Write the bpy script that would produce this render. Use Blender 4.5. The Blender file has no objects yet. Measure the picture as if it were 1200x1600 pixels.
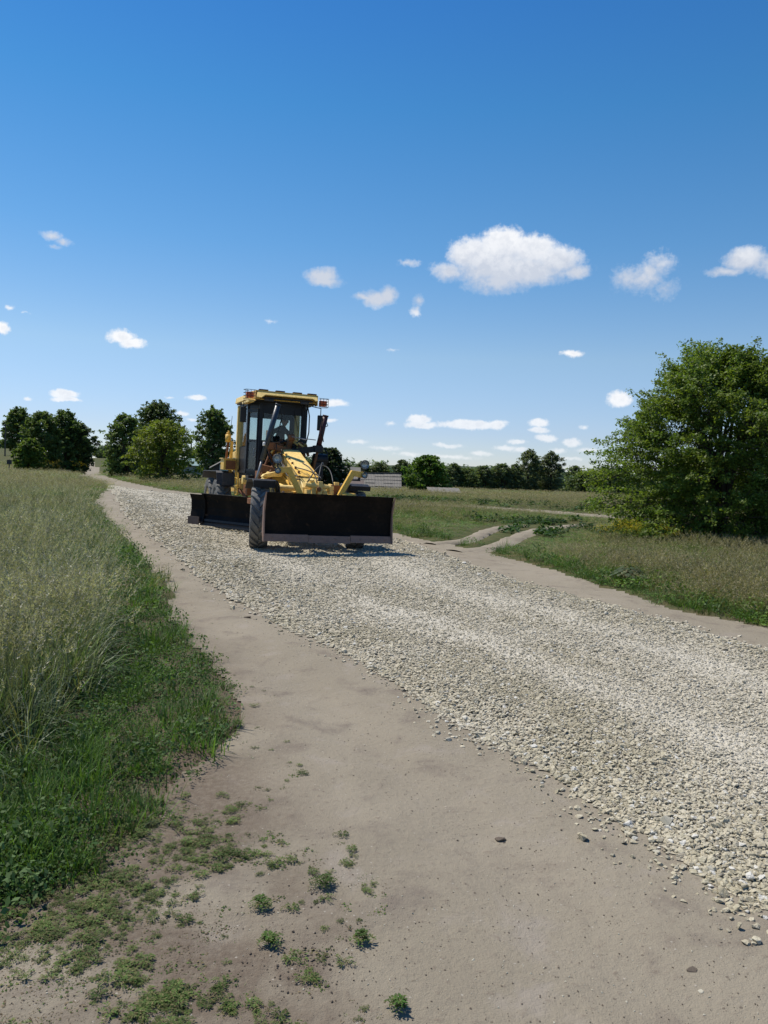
import bpy, bmesh, math, random
import numpy as np
from mathutils import Vector, Matrix

random.seed(7)
rng = np.random.default_rng(7)
SC = bpy.context.scene
COL = SC.collection
R = math.radians

# ------------------------------------------------------------------ camera
CAM_H = 1.75
cd = bpy.data.cameras.new('camera')
cam = bpy.data.objects.new('camera', cd)
COL.objects.link(cam)
SC.camera = cam
cd.sensor_fit = 'VERTICAL'
cd.sensor_height = 36.0
cd.lens = 27.0
cd.clip_start = 0.05
cd.clip_end = 12000
cam.matrix_world = (Matrix.Translation((0, 0, CAM_H)) @ Matrix.Rotation(R(90 - 3.1), 4, 'X')
                    @ Matrix.Rotation(R(2.0), 4, 'Z'))

# ------------------------------------------------------------------ sun and view
SUN_EL, SUN_AZ = 60.0, -55.0            # azimuth from +Y, negative = to the left
sd = bpy.data.lights.new('sun', 'SUN')
sd.energy = 4.5
sd.angle = R(0.53)
sd.color = (1.0, 0.94, 0.84)
sun = bpy.data.objects.new('sun', sd)
COL.objects.link(sun)
sdir = Vector((math.cos(R(SUN_EL)) * math.sin(R(SUN_AZ)), math.cos(R(SUN_EL)) * math.cos(R(SUN_AZ)), math.sin(R(SUN_EL))))
sun.rotation_euler = sdir.to_track_quat('Z', 'Y').to_euler()
SC.view_settings.view_transform = 'Standard'
SC.view_settings.look = 'None'
SC.view_settings.exposure = 0.27
SC.view_settings.gamma = 1.0
SC.view_settings.use_curve_mapping = False
SC.render.engine = 'CYCLES'
SC.cycles.max_bounces = 6
SC.cycles.diffuse_bounces = 2
SC.cycles.glossy_bounces = 2
SC.cycles.transmission_bounces = 4
SC.cycles.transparent_max_bounces = 8
SC.cycles.caustics_reflective = False
SC.cycles.caustics_refractive = False


# ------------------------------------------------------------------ node helper
class NT:
    def __init__(self, tree):
        self.t = tree
        self.n = tree.nodes
        self.n.clear()

    def node(self, typ, ins=None, **props):
        nd = self.n.new(typ)
        for k, v in props.items():
            setattr(nd, k, v)
        if ins:
            for k, v in ins.items():
                s = nd.inputs[k]
                if isinstance(v, bpy.types.NodeSocket):
                    self.t.links.new(v, s)
                else:
                    s.default_value = v
        return nd

    def math(self, op, a, b=0.0, c=0.0, clamp=False):
        return self.node('ShaderNodeMath', {0: a, 1: b, 2: c}, operation=op, use_clamp=clamp).outputs[0]

    def ramp(self, val, a, b, lo=0.0, hi=1.0, smooth=True):
        return self.node('ShaderNodeMapRange', {'Value': val, 'From Min': a, 'From Max': b, 'To Min': lo, 'To Max': hi},
                         interpolation_type='SMOOTHSTEP' if smooth else 'LINEAR').outputs[0]

    def mix(self, f, a, b, mode='MIX'):
        nd = self.node('ShaderNodeMix', data_type='RGBA', blend_type=mode)
        for i, v in ((0, f), (6, a), (7, b)):
            if isinstance(v, bpy.types.NodeSocket):
                self.t.links.new(v, nd.inputs[i])
            else:
                nd.inputs[i].default_value = (v if i == 0 else (tuple(v) + (1.0,))[:4])
        return nd.outputs[2]

    def noise(self, scale, detail=4, rough=0.55, vec=None, dist=0.0):
        ins = {'Scale': scale, 'Detail': detail, 'Roughness': rough, 'Distortion': dist}
        if vec is not None:
            ins['Vector'] = vec
        return self.node('ShaderNodeTexNoise', ins).outputs[0]


# ------------------------------------------------------------------ world: sky and clouds
CLOUDS = [(0.152, 0.2533, 0.0903, 0.0202, 1.15), (0.1395, 0.2801, 0.0345, 0.0228, 1.2), (0.1012, 0.2712, 0.034, 0.0223, 1.1), (0.1748, 0.2754, 0.0357, 0.0191, 1.1), (0.2054, 0.2631, 0.0377, 0.0177, 1.1), (0.1365, 0.2413, 0.0523, 0.0166, 0.8), (0.0727, 0.2514, 0.0245, 0.0129, 0.8), (0.231, 0.2507, 0.0186, 0.0096, 0.9), (0.1273, 0.2661, 0.0483, 0.0224, 1.2), (0.3112, 0.2394, 0.0312, 0.0175, 0.62), (0.3288, 0.2545, 0.022, 0.0165, 0.5), (0.2941, 0.24, 0.0225, 0.0161, 0.55), (0.3376, 0.2267, 0.0204, 0.0145, 0.42), (0.3182, 0.2471, 0.0133, 0.013, 0.7), (0.424, 0.2542, 0.0272, 0.0145, 1.0), (0.4041, 0.2431, 0.0277, 0.0063, 0.8), (0.4674, 0.248, 0.0391, 0.0156, 1), (-0.0883, 0.2399, 0.0252, 0.0114, 1.0), (-0.0864, 0.2339, 0.0261, 0.0076, 0.9), (-0.0194, 0.2168, 0.0246, 0.0108, 0.95), (-0.0056, 0.2204, 0.014, 0.0123, 0.95), (-0.0343, 0.2178, 0.0181, 0.0054, 0.8), (0.0216, 0.2602, 0.0164, 0.0045, 0.5), (0.0357, 0.2155, 0.0098, 0.0093, 0.55), (0.0321, 0.2014, 0.009, 0.0086, 0.55), (-0.4129, 0.2555, 0.0137, 0.0062, 0.6), (-0.4004, 0.2503, 0.0111, 0.0049, 0.6), (-0.4086, 0.2436, 0.0104, 0.0035, 0.4), (-0.4561, 0.1713, 0.006, 0.0035, 0.45), (-0.4639, 0.1477, 0.0099, 0.0071, 0.9), (-0.333, 0.1503, 0.0199, 0.009, 0.95), (-0.321, 0.1437, 0.0193, 0.0068, 0.9), (-0.3956, 0.0773, 0.0169, 0.0057, 0.95), (-0.3941, 0.0714, 0.0184, 0.0034, 0.9), (-0.4357, 0.0693, 0.0068, 0.0033, 0.6), (-0.2428, 0.0822, 0.0148, 0.0036, 0.75), (-0.2768, 0.0803, 0.0069, 0.0024, 0.4), (-0.071, 0.084, 0.0222, 0.0045, 0.85), (0.2295, 0.1536, 0.0172, 0.0047, 0.7), (0.0026, 0.1531, 0.0124, 0.0028, 0.3), (-0.1515, 0.1823, 0.0105, 0.0031, 0.25), (-0.4393, 0.1662, 0.0101, 0.0021, 0.25), (0.0414, 0.0676, 0.0174, 0.0066, 0.95), (0.0458, 0.0603, 0.0248, 0.0049, 0.9), (0.1075, 0.0622, 0.0458, 0.0065, 1.0), (0.141, 0.0631, 0.0162, 0.0065, 1.0), (0.194, 0.0668, 0.0136, 0.0064, 0.95), (0.1944, 0.0579, 0.0144, 0.004, 0.8), (0.2036, 0.0485, 0.0151, 0.0061, 0.9), (0.2893, 0.0969, 0.0167, 0.0102, 0.9), (0.0043, 0.0606, 0.0091, 0.0033, 0.45), (0.2494, 0.0624, 0.007, 0.0032, 0.4), (0.2347, 0.0428, 0.0133, 0.0056, 0.85), (0.221, 0.0328, 0.0134, 0.004, 0.65), (0.1678, 0.0426, 0.0137, 0.0041, 0.65), (0.1536, 0.0341, 0.0203, 0.0041, 0.6), (0.1739, 0.0322, 0.0121, 0.0041, 0.6), (0.0798, 0.0351, 0.0231, 0.0037, 0.6), (0.1229, 0.0266, 0.0164, 0.0037, 0.6), (-0.0364, 0.0361, 0.0166, 0.0037, 0.55), (-0.0029, 0.029, 0.0249, 0.0037, 0.5), (0.0306, 0.0219, 0.0249, 0.0037, 0.5), (-0.2587, 0.0623, 0.0101, 0.0032, 0.6), (-0.2477, 0.0549, 0.0078, 0.0024, 0.45), (-0.0737, 0.0627, 0.0107, 0.0029, 0.6), (0.0804, 0.0202, 0.0454, 0.0033, 0.5), (0.2262, 0.0232, 0.0315, 0.0032, 0.5), (0.257, 0.0338, 0.0194, 0.0032, 0.5), (-0.5416, 0.1055, 0.0273, 0.0104, 0.9), (-0.6224, 0.0703, 0.0191, 0.0086, 0.9), (0.564, 0.1799, 0.0381, 0.0167, 1.0), (0.6088, 0.0976, 0.025, 0.0067, 0.9), (0.5406, 0.0711, 0.0243, 0.0049, 0.9)]
w = bpy.data.worlds.new('World')
SC.world = w
w.use_nodes = True
nt = NT(w.node_tree)
sky = nt.node('ShaderNodeTexSky', sky_type='NISHITA', sun_disc=False, sun_elevation=R(SUN_EL), sun_rotation=R(SUN_AZ),
              altitude=100.0, air_density=1.0, dust_density=0.0, ozone_density=1.0)
tc = nt.node('ShaderNodeTexCoord').outputs['Generated']
sep = nt.node('ShaderNodeSeparateXYZ', {0: tc})
az = nt.math('ARCTAN2', sep.outputs[0], sep.outputs[1])
el = nt.math('ARCSINE', sep.outputs[2])
pt = nt.node('ShaderNodeCombineXYZ', {0: az, 1: el, 2: 0.0}).outputs[0]
# ragged outlines: the same field of noise bends every cloud's outline at three sizes
n1 = nt.node('ShaderNodeTexNoise', {'Vector': pt, 'Scale': 55.0, 'Detail': 6.0, 'Roughness': 0.6}).outputs['Color']
off = nt.node('ShaderNodeVectorMath', {0: n1, 1: (-0.5, -0.5, -0.5)}, operation='ADD').outputs[0]
wp = nt.node('ShaderNodeVectorMath', {0: off, 1: (0.013, 0.009, 0.0), 2: pt}, operation='MULTIPLY_ADD').outputs[0]
wp = nt.node('ShaderNodeVectorMath', {0: wp, 1: (1, 1, 0)}, operation='MULTIPLY').outputs[0]
dens = None
for (a, e, ha, he, s) in CLOUDS:
    d = nt.node('ShaderNodeVectorMath', {0: wp, 1: (-a, -e, 0)}, operation='ADD').outputs[0]
    d = nt.node('ShaderNodeVectorMath', {0: d, 1: (1 / (ha * 1.16), 1 / (he * 1.22), 0)}, operation='MULTIPLY').outputs[0]
    d = nt.node('ShaderNodeVectorMath', {0: d}, operation='LENGTH').outputs['Value']
    d = nt.math('MULTIPLY_ADD', d, -s, s)
    dens = d if dens is None else nt.math('MAXIMUM', dens, d)
fine = nt.noise(170.0, 5, 0.6, pt)
soft = nt.noise(34.0, 4, 0.55, pt)
dens2 = nt.math('ADD', dens, nt.math('MULTIPLY_ADD', fine, 0.5, -0.25))
dens2 = nt.math('ADD', dens2, nt.math('MULTIPLY_ADD', soft, 0.5, -0.25))

# sunlit tops, greyer flat bases: the main cloud's base lies at about elevation 0.267
base = nt.ramp(nt.math('ADD', el, nt.math('MULTIPLY', nt.math('SUBTRACT', soft, 0.5), 0.05)), 0.222, 0.305)
inz = nt.ramp(el, 0.195, 0.215)
greyf = nt.math('MULTIPLY', nt.math('SUBTRACT', 1.0, base), inz)
alpha = nt.math('ADD', nt.math('MULTIPLY', nt.ramp(dens2, 0.04, 0.50), nt.math('SUBTRACT', 1.0, greyf)), nt.math('MULTIPLY', nt.ramp(dens2, 0.02, 0.75), greyf))
body = nt.ramp(dens2, 0.2, 0.75)
puff = nt.noise(80.0, 4, 0.6, pt)
shade = nt.math('MULTIPLY', nt.ramp(puff, 0.40, 0.66), 0.34)
shade = nt.math('ADD', nt.math('MULTIPLY', shade, body), nt.math('MULTIPLY', nt.math('MULTIPLY', greyf, 1.15), nt.ramp(dens2, 0.02, 0.40)), clamp=True)
ccol = nt.mix(shade, (8.2, 8.25, 8.4), (5.2, 5.6, 6.4))
vis = nt.math('MULTIPLY', alpha, nt.ramp(el, 0.0, 0.12, 0.55, 0.96))
# the deep, saturated blue of this clear day, the same all the way round
gr_s = nt.node('ShaderNodeValToRGB', {0: nt.math('MAXIMUM', el, 0.0)})
ce_ = gr_s.color_ramp.elements
stops = [(0.0, (.60, .70, 1.0)), (.05, (.62, .70, .98)), (.145, (.735, .835, .94)), (.275, (.475, .80, 1.0)), (.43, (.29, .75, 1.03)), (.56, (.215, .655, 1.06)), (.95, (.20, .62, 1.04))]
while len(ce_) < len(stops):
    ce_.new(.5)
for q, (p_, c_) in zip(ce_, stops):
    q.position = p_
    q.color = c_ + (1.0,)
blue = nt.mix(1.0, sky.outputs[0], gr_s.outputs[0], 'MULTIPLY')
blue = nt.node('ShaderNodeVectorMath', {0: blue, 3: 1.0}, operation='SCALE').outputs[0]
outc = nt.mix(vis, blue, ccol)
bg = nt.node('ShaderNodeBackground', {'Color': outc, 'Strength': 0.1})
nt.node('ShaderNodeOutputWorld', {'Surface': bg.outputs[0]})
w.cycles.sampling_method = 'MANUAL'
w.cycles.sample_map_resolution = 1024


# ------------------------------------------------------------------ numeric helpers
def ss(a, b, t):
    t = np.clip((np.asarray(t, float) - a) / (b - a), 0, 1)
    return t * t * (3 - 2 * t)


_lat = np.random.default_rng(99).random((256, 256))


def vnoise(x, y):
    xi = np.floor(x).astype(int)
    yi = np.floor(y).astype(int)
    fx = x - xi
    fy = y - yi
    fx = fx * fx * (3 - 2 * fx)
    fy = fy * fy * (3 - 2 * fy)
    g = lambda i, j: _lat[(xi + i) & 255, (yi + j) & 255]
    return (g(0, 0) * (1 - fx) + g(1, 0) * fx) * (1 - fy) + (g(0, 1) * (1 - fx) + g(1, 1) * fx) * fy


def fbm(x, y, s=1.0, o=4):
    x = np.asarray(x, float) * s + 31.7
    y = np.asarray(y, float) * s + 17.3
    r = 0
    a = 0.5
    for k in range(o):
        r = r + a * vnoise(x, y)
        a *= 0.5
        x = x * 2.03 + 5.1
        y = y * 2.03 + 9.7
    return r / (1 - 0.5 ** o)          # 0..1, mean .5


def terrain(x, y):
    x = np.asarray(x, float)
    y = np.asarray(y, float)
    a = x / np.maximum(y, 1)
    wr = ss(-.24, -.03, a)
    z = wr * (-1.2 * ss(55, 105, y) - 2.2 * ss(105, 260, y))
    z = z + (1 - wr) * (-1.0 * ss(85, 140, y) + 3.8 * ss(150, 350, y))
    return z + ss(-.38, -.47, a) * 2.8 * ss(100, 190, y)


def seg_dist(px, py, line):
    best = np.full(px.shape, 1e9)
    for (x0, y0), (x1, y1) in zip(line[:-1], line[1:]):
        dx, dy = x1 - x0, y1 - y0
        t = np.clip(((px - x0) * dx + (py - y0) * dy) / (dx * dx + dy * dy + 1e-9), 0, 1)
        best = np.minimum(best, np.hypot(px - x0 - t * dx, py - y0 - t * dy))
    return best


def inside(px, py, poly):
    r = np.zeros(px.shape, bool)
    n = len(poly)
    for i in range(n):
        x0, y0 = poly[i]
        x1, y1 = poly[(i + 1) % n]
        if y0 == y1:
            continue
        c = ((y0 > py) != (y1 > py)) & (px < (x1 - x0) * (py - y0) / (y1 - y0) + x0)
        r ^= c
    return r


DL = [(-113.75, 289.26), (-95.04, 240.19), (-76.56, 192.33), (-59.44, 148.74), (-44, 110), (-34.01, 85.46), (-28.8, 75.21), (-22.38, 61.55), (-17.95, 52.01), (-15.9, 43.94), (-14.3, 38.5), (-12.6, 33.53), (-8.86, 24.34), (-5.88, 17.46), (-4.78, 15.27), (-3.64, 12.2), (-2.91, 10.52), (-2.26, 8.85), (-1.83, 7.71), (-1.53, 7.07), (-1.36, 6.69), (-1.15, 6.07), (-1.0, 5.39), (-1.04, 4.93), (-1.05, 4.51), (-1.07, 4.15), (-1.06, 3.82), (-1.05, 3.45), (-1.12, 3.21), (-1.25, 2.9), (-1.4, 2.65), (-1.9, 1.8), (-2.4, 0.5), (-2.9, -3)]
DR = [(-114.6, 293.92), (-107.44, 278.54), (-75.83, 201.46), (-56.92, 154.0), (-43, 115), (-29.13, 80.64), (-23.02, 67.15), (-14.49, 49.93), (-9.5, 43.5), (-4.5, 33), (0.25, 21.51), (0.85, 19.9), (1.41, 18.8), (2.33, 16.47), (2.75, 15.23), (3.25, 13.2), (3.5, 11.95), (3.82, 10.96), (4.05, 9.94), (4.38, 9.45), (4.57, 8.96), (5.2, 7.5), (6.6, 4.5), (10, -3)]
GL = [(-19.5, 54), (-16.6, 46.5), (-13.6, 38.9), (-8.35, 25.0), (-4.95, 17.0), (-3.5, 13.55), (-2.45, 11.12), (-1.78, 9.74), (-1.3, 8.8), (-0.55, 7.55), (-0.07, 6.76), (0.37, 5.72), (0.57, 5.21), (0.86, 4.73), (1.14, 4.3), (1.25, 3.89), (1.36, 3.57), (1.44, 3.4), (1.54, 3.17), (1.61, 3.02), (2.6, 1), (4.8, -3)]
GR = [(-19.2, 54.4), (-15.0, 47), (-10.4, 41.6), (-4.9, 31), (0.0, 20.4), (0.8, 18.0), (1.66, 14.62), (2.29, 12.36), (2.72, 11.2), (3.0, 10.6), (3.38, 9.81), (3.62, 9.21), (3.82, 8.56), (4.07, 7.95), (5.6, 4.9), (9, -3)]
DPOLY = DL + DR[::-1]
GPOLY = GL + GR[::-1]
TRACKS = [([(1.0, 18.3), (1.6, 18.9), (2.15, 19.8), (2.7, 21.6), (3.3, 23.8), (3.95, 25.4), (4.9, 26.6)], 0.55),
          ([(1.45, 16.9), (2.3, 17.6), (3.0, 19.2), (3.75, 21.5), (4.6, 23.8), (5.5, 25.7), (7.4, 28.2)], 0.62),
          ([(-1.5, 41.0), (1.94, 41.0), (4.7, 40.2), (7.58, 38.2), (10.2, 34.8), (12.4, 31.4), (15.5, 28), (22, 24)], 1.9)]


def dirt_sd(x, y):                      # signed distance, > 0 inside the dirt road
    d = seg_dist(x, y, DPOLY + [DPOLY[0]])
    j = (fbm(x, y, 1.6, 4) - .5) * .42 * ss(.2, 6, np.asarray(y)) + (fbm(x, y, .35, 2) - .5) * .3
    return np.where(inside(x, y, DPOLY), d, -d) + j


def grav_sd(x, y):
    d = seg_dist(x, y, GPOLY + [GPOLY[0]])
    return np.where(inside(x, y, GPOLY), d, -d) + (fbm(x, y, 2.4, 3) - .5) * .22


def track_sd(x, y):
    r = np.full(np.asarray(x).shape, -1e9)
    for ln, wd in TRACKS:
        r = np.maximum(r, wd * .5 - seg_dist(x, y, ln))
    return r


def z_dirt(x, y):
    m = ss(60, 25, np.asarray(y))
    gl = seg_dist(x, y, GL)
    rut = -0.032 * np.exp(-((gl - .75) / .22) ** 2) - 0.012 * np.exp(-((gl - 2.0) / .3) ** 2)
    return terrain(x, y) + m * ((fbm(x, y, .8, 3) - .5) * .05 + (fbm(x, y, 7, 3) - .5) * .012 + rut)


def z_grav(x, y):
    g = grav_sd(x, y)
    return (z_dirt(x, y) * .4 + terrain(x, y) * .6 + .014 + .075 * ss(-.02, .45, g)
            + (fbm(x, y, 1.1, 3) - .5) * .05 * ss(0, .5, g))


def z_ground(x, y):
    d = np.maximum(dirt_sd(x, y), track_sd(x, y) * 2)
    far = ss(70, 25, np.asarray(y))
    zg = (terrain(x, y) - .07 * ss(.02, .35, d) + far * (.03 * ss(0, -.5, d) + (fbm(x, y, .6, 3) - .5) * .10 * ss(-.2, -1.5, d))
            - (1 - far) * .1 * ss(-.1, .5, d))
    dd = dirt_sd(x, y)
    return np.where((dd > -.06) & (np.asarray(y) < 70), np.minimum(zg, z_dirt(x, y) - .008 - .05 * ss(0, .3, dd)), zg)


def mesh_np(name, V, F, mats, tint=None, smooth=False, parent=None, link=True, matidx=None):
    V = np.ascontiguousarray(V, np.float32)
    F = np.ascontiguousarray(F, np.int32)
    me = bpy.data.meshes.new(name)
    k = F.shape[1]
    me.vertices.add(len(V))
    me.vertices.foreach_set('co', V.ravel())
    me.loops.add(F.size)
    me.loops.foreach_set('vertex_index', F.ravel())
    me.polygons.add(len(F))
    me.polygons.foreach_set('loop_start', np.arange(0, F.size, k, dtype=np.int32))
    if smooth:
        me.polygons.foreach_set('use_smooth', np.ones(len(F), bool))
    if matidx is not None:
        me.polygons.foreach_set('material_index', np.ascontiguousarray(matidx, np.int32))
    if tint is not None:
        a = me.color_attributes.new('tint', 'FLOAT_COLOR', 'POINT')
        c = np.ones((len(V), 4), np.float32)
        c[:, :3] = tint
        a.data.foreach_set('color', c.ravel())
    me.update(calc_edges=True)
    for m in (mats if isinstance(mats, (list, tuple)) else [mats]):
        me.materials.append(m)
    o = bpy.data.objects.new(name, me)
    if link:
        COL.objects.link(o)
    if parent:
        o.parent = parent
    return o


def tag(o, label=None, cat=None, group=None, kind=None):
    if label: o['label'] = label
    if cat: o['category'] = cat
    if group: o['group'] = group
    if kind: o['kind'] = kind
    return o


def empty(name, loc=(0, 0, 0), rot=(0, 0, 0), parent=None):
    o = bpy.data.objects.new(name, None)
    o.empty_display_size = .3
    COL.objects.link(o)
    o.location = loc
    o.rotation_euler = rot
    if parent: o.parent = parent
    return o


def copy_tree(o, parent=None):
    c = o.copy()
    COL.objects.link(c)
    c.parent = parent
    for ch in list(o.children):
        copy_tree(ch, c)
    return c


# ------------------------------------------------------------------ materials
def mat(name):
    m = bpy.data.materials.new(name)
    m.use_nodes = True
    return m, NT(m.node_tree)


def finish(nt, col, rough=0.8, metal=0.0, bump=None, bstr=0.3, bdist=0.01, spec=0.3):
    ins = {'Base Color': col, 'Roughness': rough, 'Metallic': metal, 'Specular IOR Level': spec}
    if bump is not None:
        b = nt.node('ShaderNodeBump', {'Height': bump, 'Strength': bstr, 'Distance': bdist})
        ins['Normal'] = b.outputs[0]
    if not isinstance(col, bpy.types.NodeSocket):
        ins['Base Color'] = tuple(col) + (1.0,)
    p = nt.node('ShaderNodeBsdfPrincipled', ins)
    nt.node('ShaderNodeOutputMaterial', {'Surface': p.outputs[0]})


def worn(name, base, dirt, rough=.5, amount=.5, scale=3.0, metal=0.0, spec=.4, rust=None, bump=.15):
    m, n = mat(name)
    oc = n.node('ShaderNodeTexCoord').outputs['Object']
    a = n.noise(scale, 6, .65, oc)
    b = n.noise(scale * 9, 5, .6, oc)
    f = n.ramp(n.math('ADD', n.math('MULTIPLY', a, .7), n.math('MULTIPLY', b, .3)), .62 - .25 * amount, .82 - .2 * amount)
    c = n.mix(n.math('MULTIPLY', f, .85), base, dirt)
    if rust:
        f2 = n.ramp(n.noise(scale * 3.3, 7, .7, oc, .4), .60, .68)
        c = n.mix(f2, c, rust)
    var = n.ramp(b, .3, .7, .82, 1.12)
    c = n.mix(1.0, c, n.node('ShaderNodeCombineColor', {0: var, 1: var, 2: var}).outputs[0], 'MULTIPLY')
    r = n.ramp(b, .3, .7, rough * .8, min(1, rough * 1.25))
    finish(n, c, r, metal, b, bump, .004, spec)
    return m


M = {}
M['yellow'] = worn('yellow_paint', (.84, .51, .095), (.45, .27, .085), .42, .38, 2.2, rust=(.20, .09, .035))
M['pale_yellow'] = worn('faded_yellow_paint', (.88, .62, .20), (.5, .36, .16), .5, .35, 2.5, rust=(.25, .12, .06))
M['rusty'] = worn('rusty_orange_metal', (.24, .095, .035), (.07, .04, .025), .7, .55, 9, rust=(.42, .23, .07))
M['blade'] = worn('black_blade_steel', (.006, .005, .0045), (.024, .016, .011), .6, .6, 1.6, spec=.10, rust=(.035, .019, .011))
M['edge'] = worn('scoured_edge_steel', (.26, .165, .125), (.16, .09, .06), .6, .5, 5, metal=.0)
M['black'] = worn('black_paint', (.014, .014, .016), (.05, .045, .04), .5, .35, 3)
M['grey'] = worn('dusty_grey_paint', (.055, .055, .06), (.11, .10, .09), .65, .5, 4)
M['bluegrey'] = worn('blue_grey_cylinder_paint', (.035, .05, .07), (.09, .09, .09), .4, .4, 4)
M['maroon'] = worn('maroon_paint', (.06, .016, .02), (.09, .05, .04), .5, .4, 5)
M['chrome'] = worn('chromed_rod', (.30, .30, .30), (.15, .13, .11), .4, .4, 6, metal=.5)
M['rubber'] = worn('dusty_tyre_rubber', (.17, .163, .15), (.27, .25, .22), .9, .6, 5, spec=.15)
M['rim'] = worn('rim_paint', (.45, .32, .10), (.12, .10, .08), .6, .6, 5)
M['hose'] = worn('black_hose', (.012, .012, .012), (.03, .028, .025), .55, .3, 9)
M['amber'] = worn('amber_plastic', (.75, .13, .03), (.4, .09, .04), .35, .3, 8)
M['wood'] = worn('weathered_wood', (.10, .085, .07), (.05, .04, .035), .9, .5, 3)
M['concrete'] = worn('pole_concrete', (.26, .25, .23), (.16, .15, .14), .9, .5, 3)
M['white'] = worn('white_lamp_paint', (.7, .7, .68), (.4, .4, .38), .5, .3, 4)
M['slate'] = worn('old_fibre_cement', (.185, .17, .145), (.08, .075, .066), .9, .55, 1.3, bump=.3)
M['rooftin'] = worn('brown_roofing_felt', (.13, .095, .08), (.07, .06, .05), .9, .6, 1.2)
M['teal'] = worn('teal_roof_paint', (.07, .17, .18), (.06, .10, .10), .6, .4, 1.5)
M['plaster'] = worn('grey_plaster', (.30, .30, .29), (.16, .15, .14), .9, .5, 1.0)
M['boards'] = worn('dark_boards', (.07, .06, .055), (.035, .03, .03), .9, .5, 1.0)
M['skin'] = worn('skin', (.34, .19, .13), (.27, .14, .10), .6, .3, 10, bump=.02)
M['shirt'] = worn('dark_shirt_cloth', (.02, .021, .026), (.03, .03, .035), .9, .4, 8)
M['trousers'] = worn('brown_trousers_cloth', (.06, .045, .035), (.04, .03, .025), .9, .4, 8)
M['hair'] = worn('dark_hair', (.012, .010, .008), (.02, .015, .012), .7, .3, 20)
M['bark'] = worn('tree_bark', (.075, .06, .045), (.035, .03, .024), .95, .5, 5, bump=.5)


def glass_mat(name, tint, dusty, rough=.05):
    m, n = mat(name)
    oc = n.node('ShaderNodeTexCoord').outputs['Object']
    tr = n.node('ShaderNodeBsdfTransparent', {'Color': tuple(tint) + (1,)})
    gl = n.node('ShaderNodeBsdfGlossy', {'Color': (1, 1, 1, 1), 'Roughness': rough})
    df = n.node('ShaderNodeBsdfDiffuse', {'Color': (.3, .29, .26, 1)})
    fc = n.node('ShaderNodeLayerWeight', {'Blend': .5}).outputs['Facing']
    fr = n.math('MULTIPLY_ADD', n.math('POWER', fc, 4.0), .5, .02)
    a = n.node('ShaderNodeMixShader', {0: fr, 1: tr.outputs[0], 2: gl.outputs[0]})
    du = n.ramp(n.noise(4, 5, .7, oc), .4, .75, dusty * .3, dusty)
    b = n.node('ShaderNodeMixShader', {0: du, 1: a.outputs[0], 2: df.outputs[0]})
    n.node('ShaderNodeOutputMaterial', {'Surface': b.outputs[0]})
    return m


M['glass'] = glass_mat('cab_window_glass', (.86, .9, .88), .07)
M['clean_glass'] = glass_mat('windscreen_glass', (.82, .86, .84), .0)
M['lens'] = glass_mat('headlamp_lens', (.75, .78, .78), .35, .12)
m, n = mat('lamp_reflector')
finish(n, (.6, .6, .6), .25, .9)
M['reflector'] = m


def leaf_mat(name, trans=.35, vary=.3, hue=(1, 1, 1), rough=.5, spec=.22):
    """foliage: colour from the leaf's own 'tint', varied a little per plant"""
    m, n = mat(name)
    at = n.node('ShaderNodeAttribute', attribute_name='tint').outputs['Color']
    rnd = n.node('ShaderNodeObjectInfo').outputs['Random']
    v = n.ramp(rnd, 0, 1, 1 - vary, 1 + vary, False)
    c = n.mix(1.0, at, n.node('ShaderNodeCombineColor', {0: v, 1: v, 2: v}).outputs[0], 'MULTIPLY')
    c = n.mix(1.0, c, hue, 'MULTIPLY')
    p = n.node('ShaderNodeBsdfPrincipled', {'Base Color': c, 'Roughness': rough, 'Specular IOR Level': spec})
    tcol = n.mix(1.0, c, (1.25, 1.35, .55), 'MULTIPLY')
    t = n.node('ShaderNodeBsdfTranslucent', {'Color': tcol})
    mx = n.node('ShaderNodeMixShader', {0: trans, 1: p.outputs[0], 2: t.outputs[0]})
    n.node('ShaderNodeOutputMaterial', {'Surface': mx.outputs[0]})
    return m


M['leaf'] = leaf_mat('tree_leaves', .42, .08)
M['grass'] = leaf_mat('grass_blades', .30, .42, rough=.5, spec=.25)
M['weed'] = leaf_mat('weed_leaves', .32, .35, rough=.6, spec=.14)

# ground soils
m, n = mat('meadow_soil')
oc = n.node('ShaderNodeTexCoord').outputs['Object']
a = n.noise(.35, 5, .6, oc); b = n.noise(3.0, 6, .65, oc); c2 = n.noise(40, 4, .6, oc)
c = n.mix(n.ramp(a, .35, .65), (.075, .082, .028), (.105, .088, .04))
c = n.mix(n.ramp(b, .42, .62), c, (.045, .062, .018))
c = n.mix(n.ramp(c2, .5, .75, 0, .6), c, (.14, .12, .07))
gr = n.node('ShaderNodeVectorMath', {0: oc}, operation='LENGTH').outputs['Value']
c = n.mix(n.ramp(gr, 14, 5), c, (.12, .092, .066))
finish(n, c, .95, 0, c2, .5, .03, .1)
M['ground'] = m

m, n = mat('dry_dirt')
oc = n.node('ShaderNodeTexCoord').outputs['Object']
a = n.noise(.55, 5, .6, oc); b = n.noise(2.6, 7, .62, oc, .3); f = n.noise(28, 6, .7, oc); g = n.noise(160, 3, .6, oc)
c = n.mix(n.ramp(a, .35, .65), (.272, .236, .178), (.236, .204, .152))
c = n.mix(n.ramp(b, .52, .70, 0, .75), c, (.172, .142, .114))
c = n.mix(n.ramp(b, .46, .30, 0, .5), c, (.30, .262, .222))
c = n.mix(n.ramp(f, .55, .72, 0, .55), c, (.15, .115, .09))
hum = n.node('ShaderNodeAttribute', attribute_name='tint').outputs['Fac']
c = n.mix(n.math('MULTIPLY', n.math('MULTIPLY', hum, n.ramp(f, .3, .6, .6, 1)), .95), c, (.135, .105, .078))
vor = n.node('ShaderNodeTexVoronoi', {'Vector': oc, 'Scale': 34.0, 'Randomness': 1.0})
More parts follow.
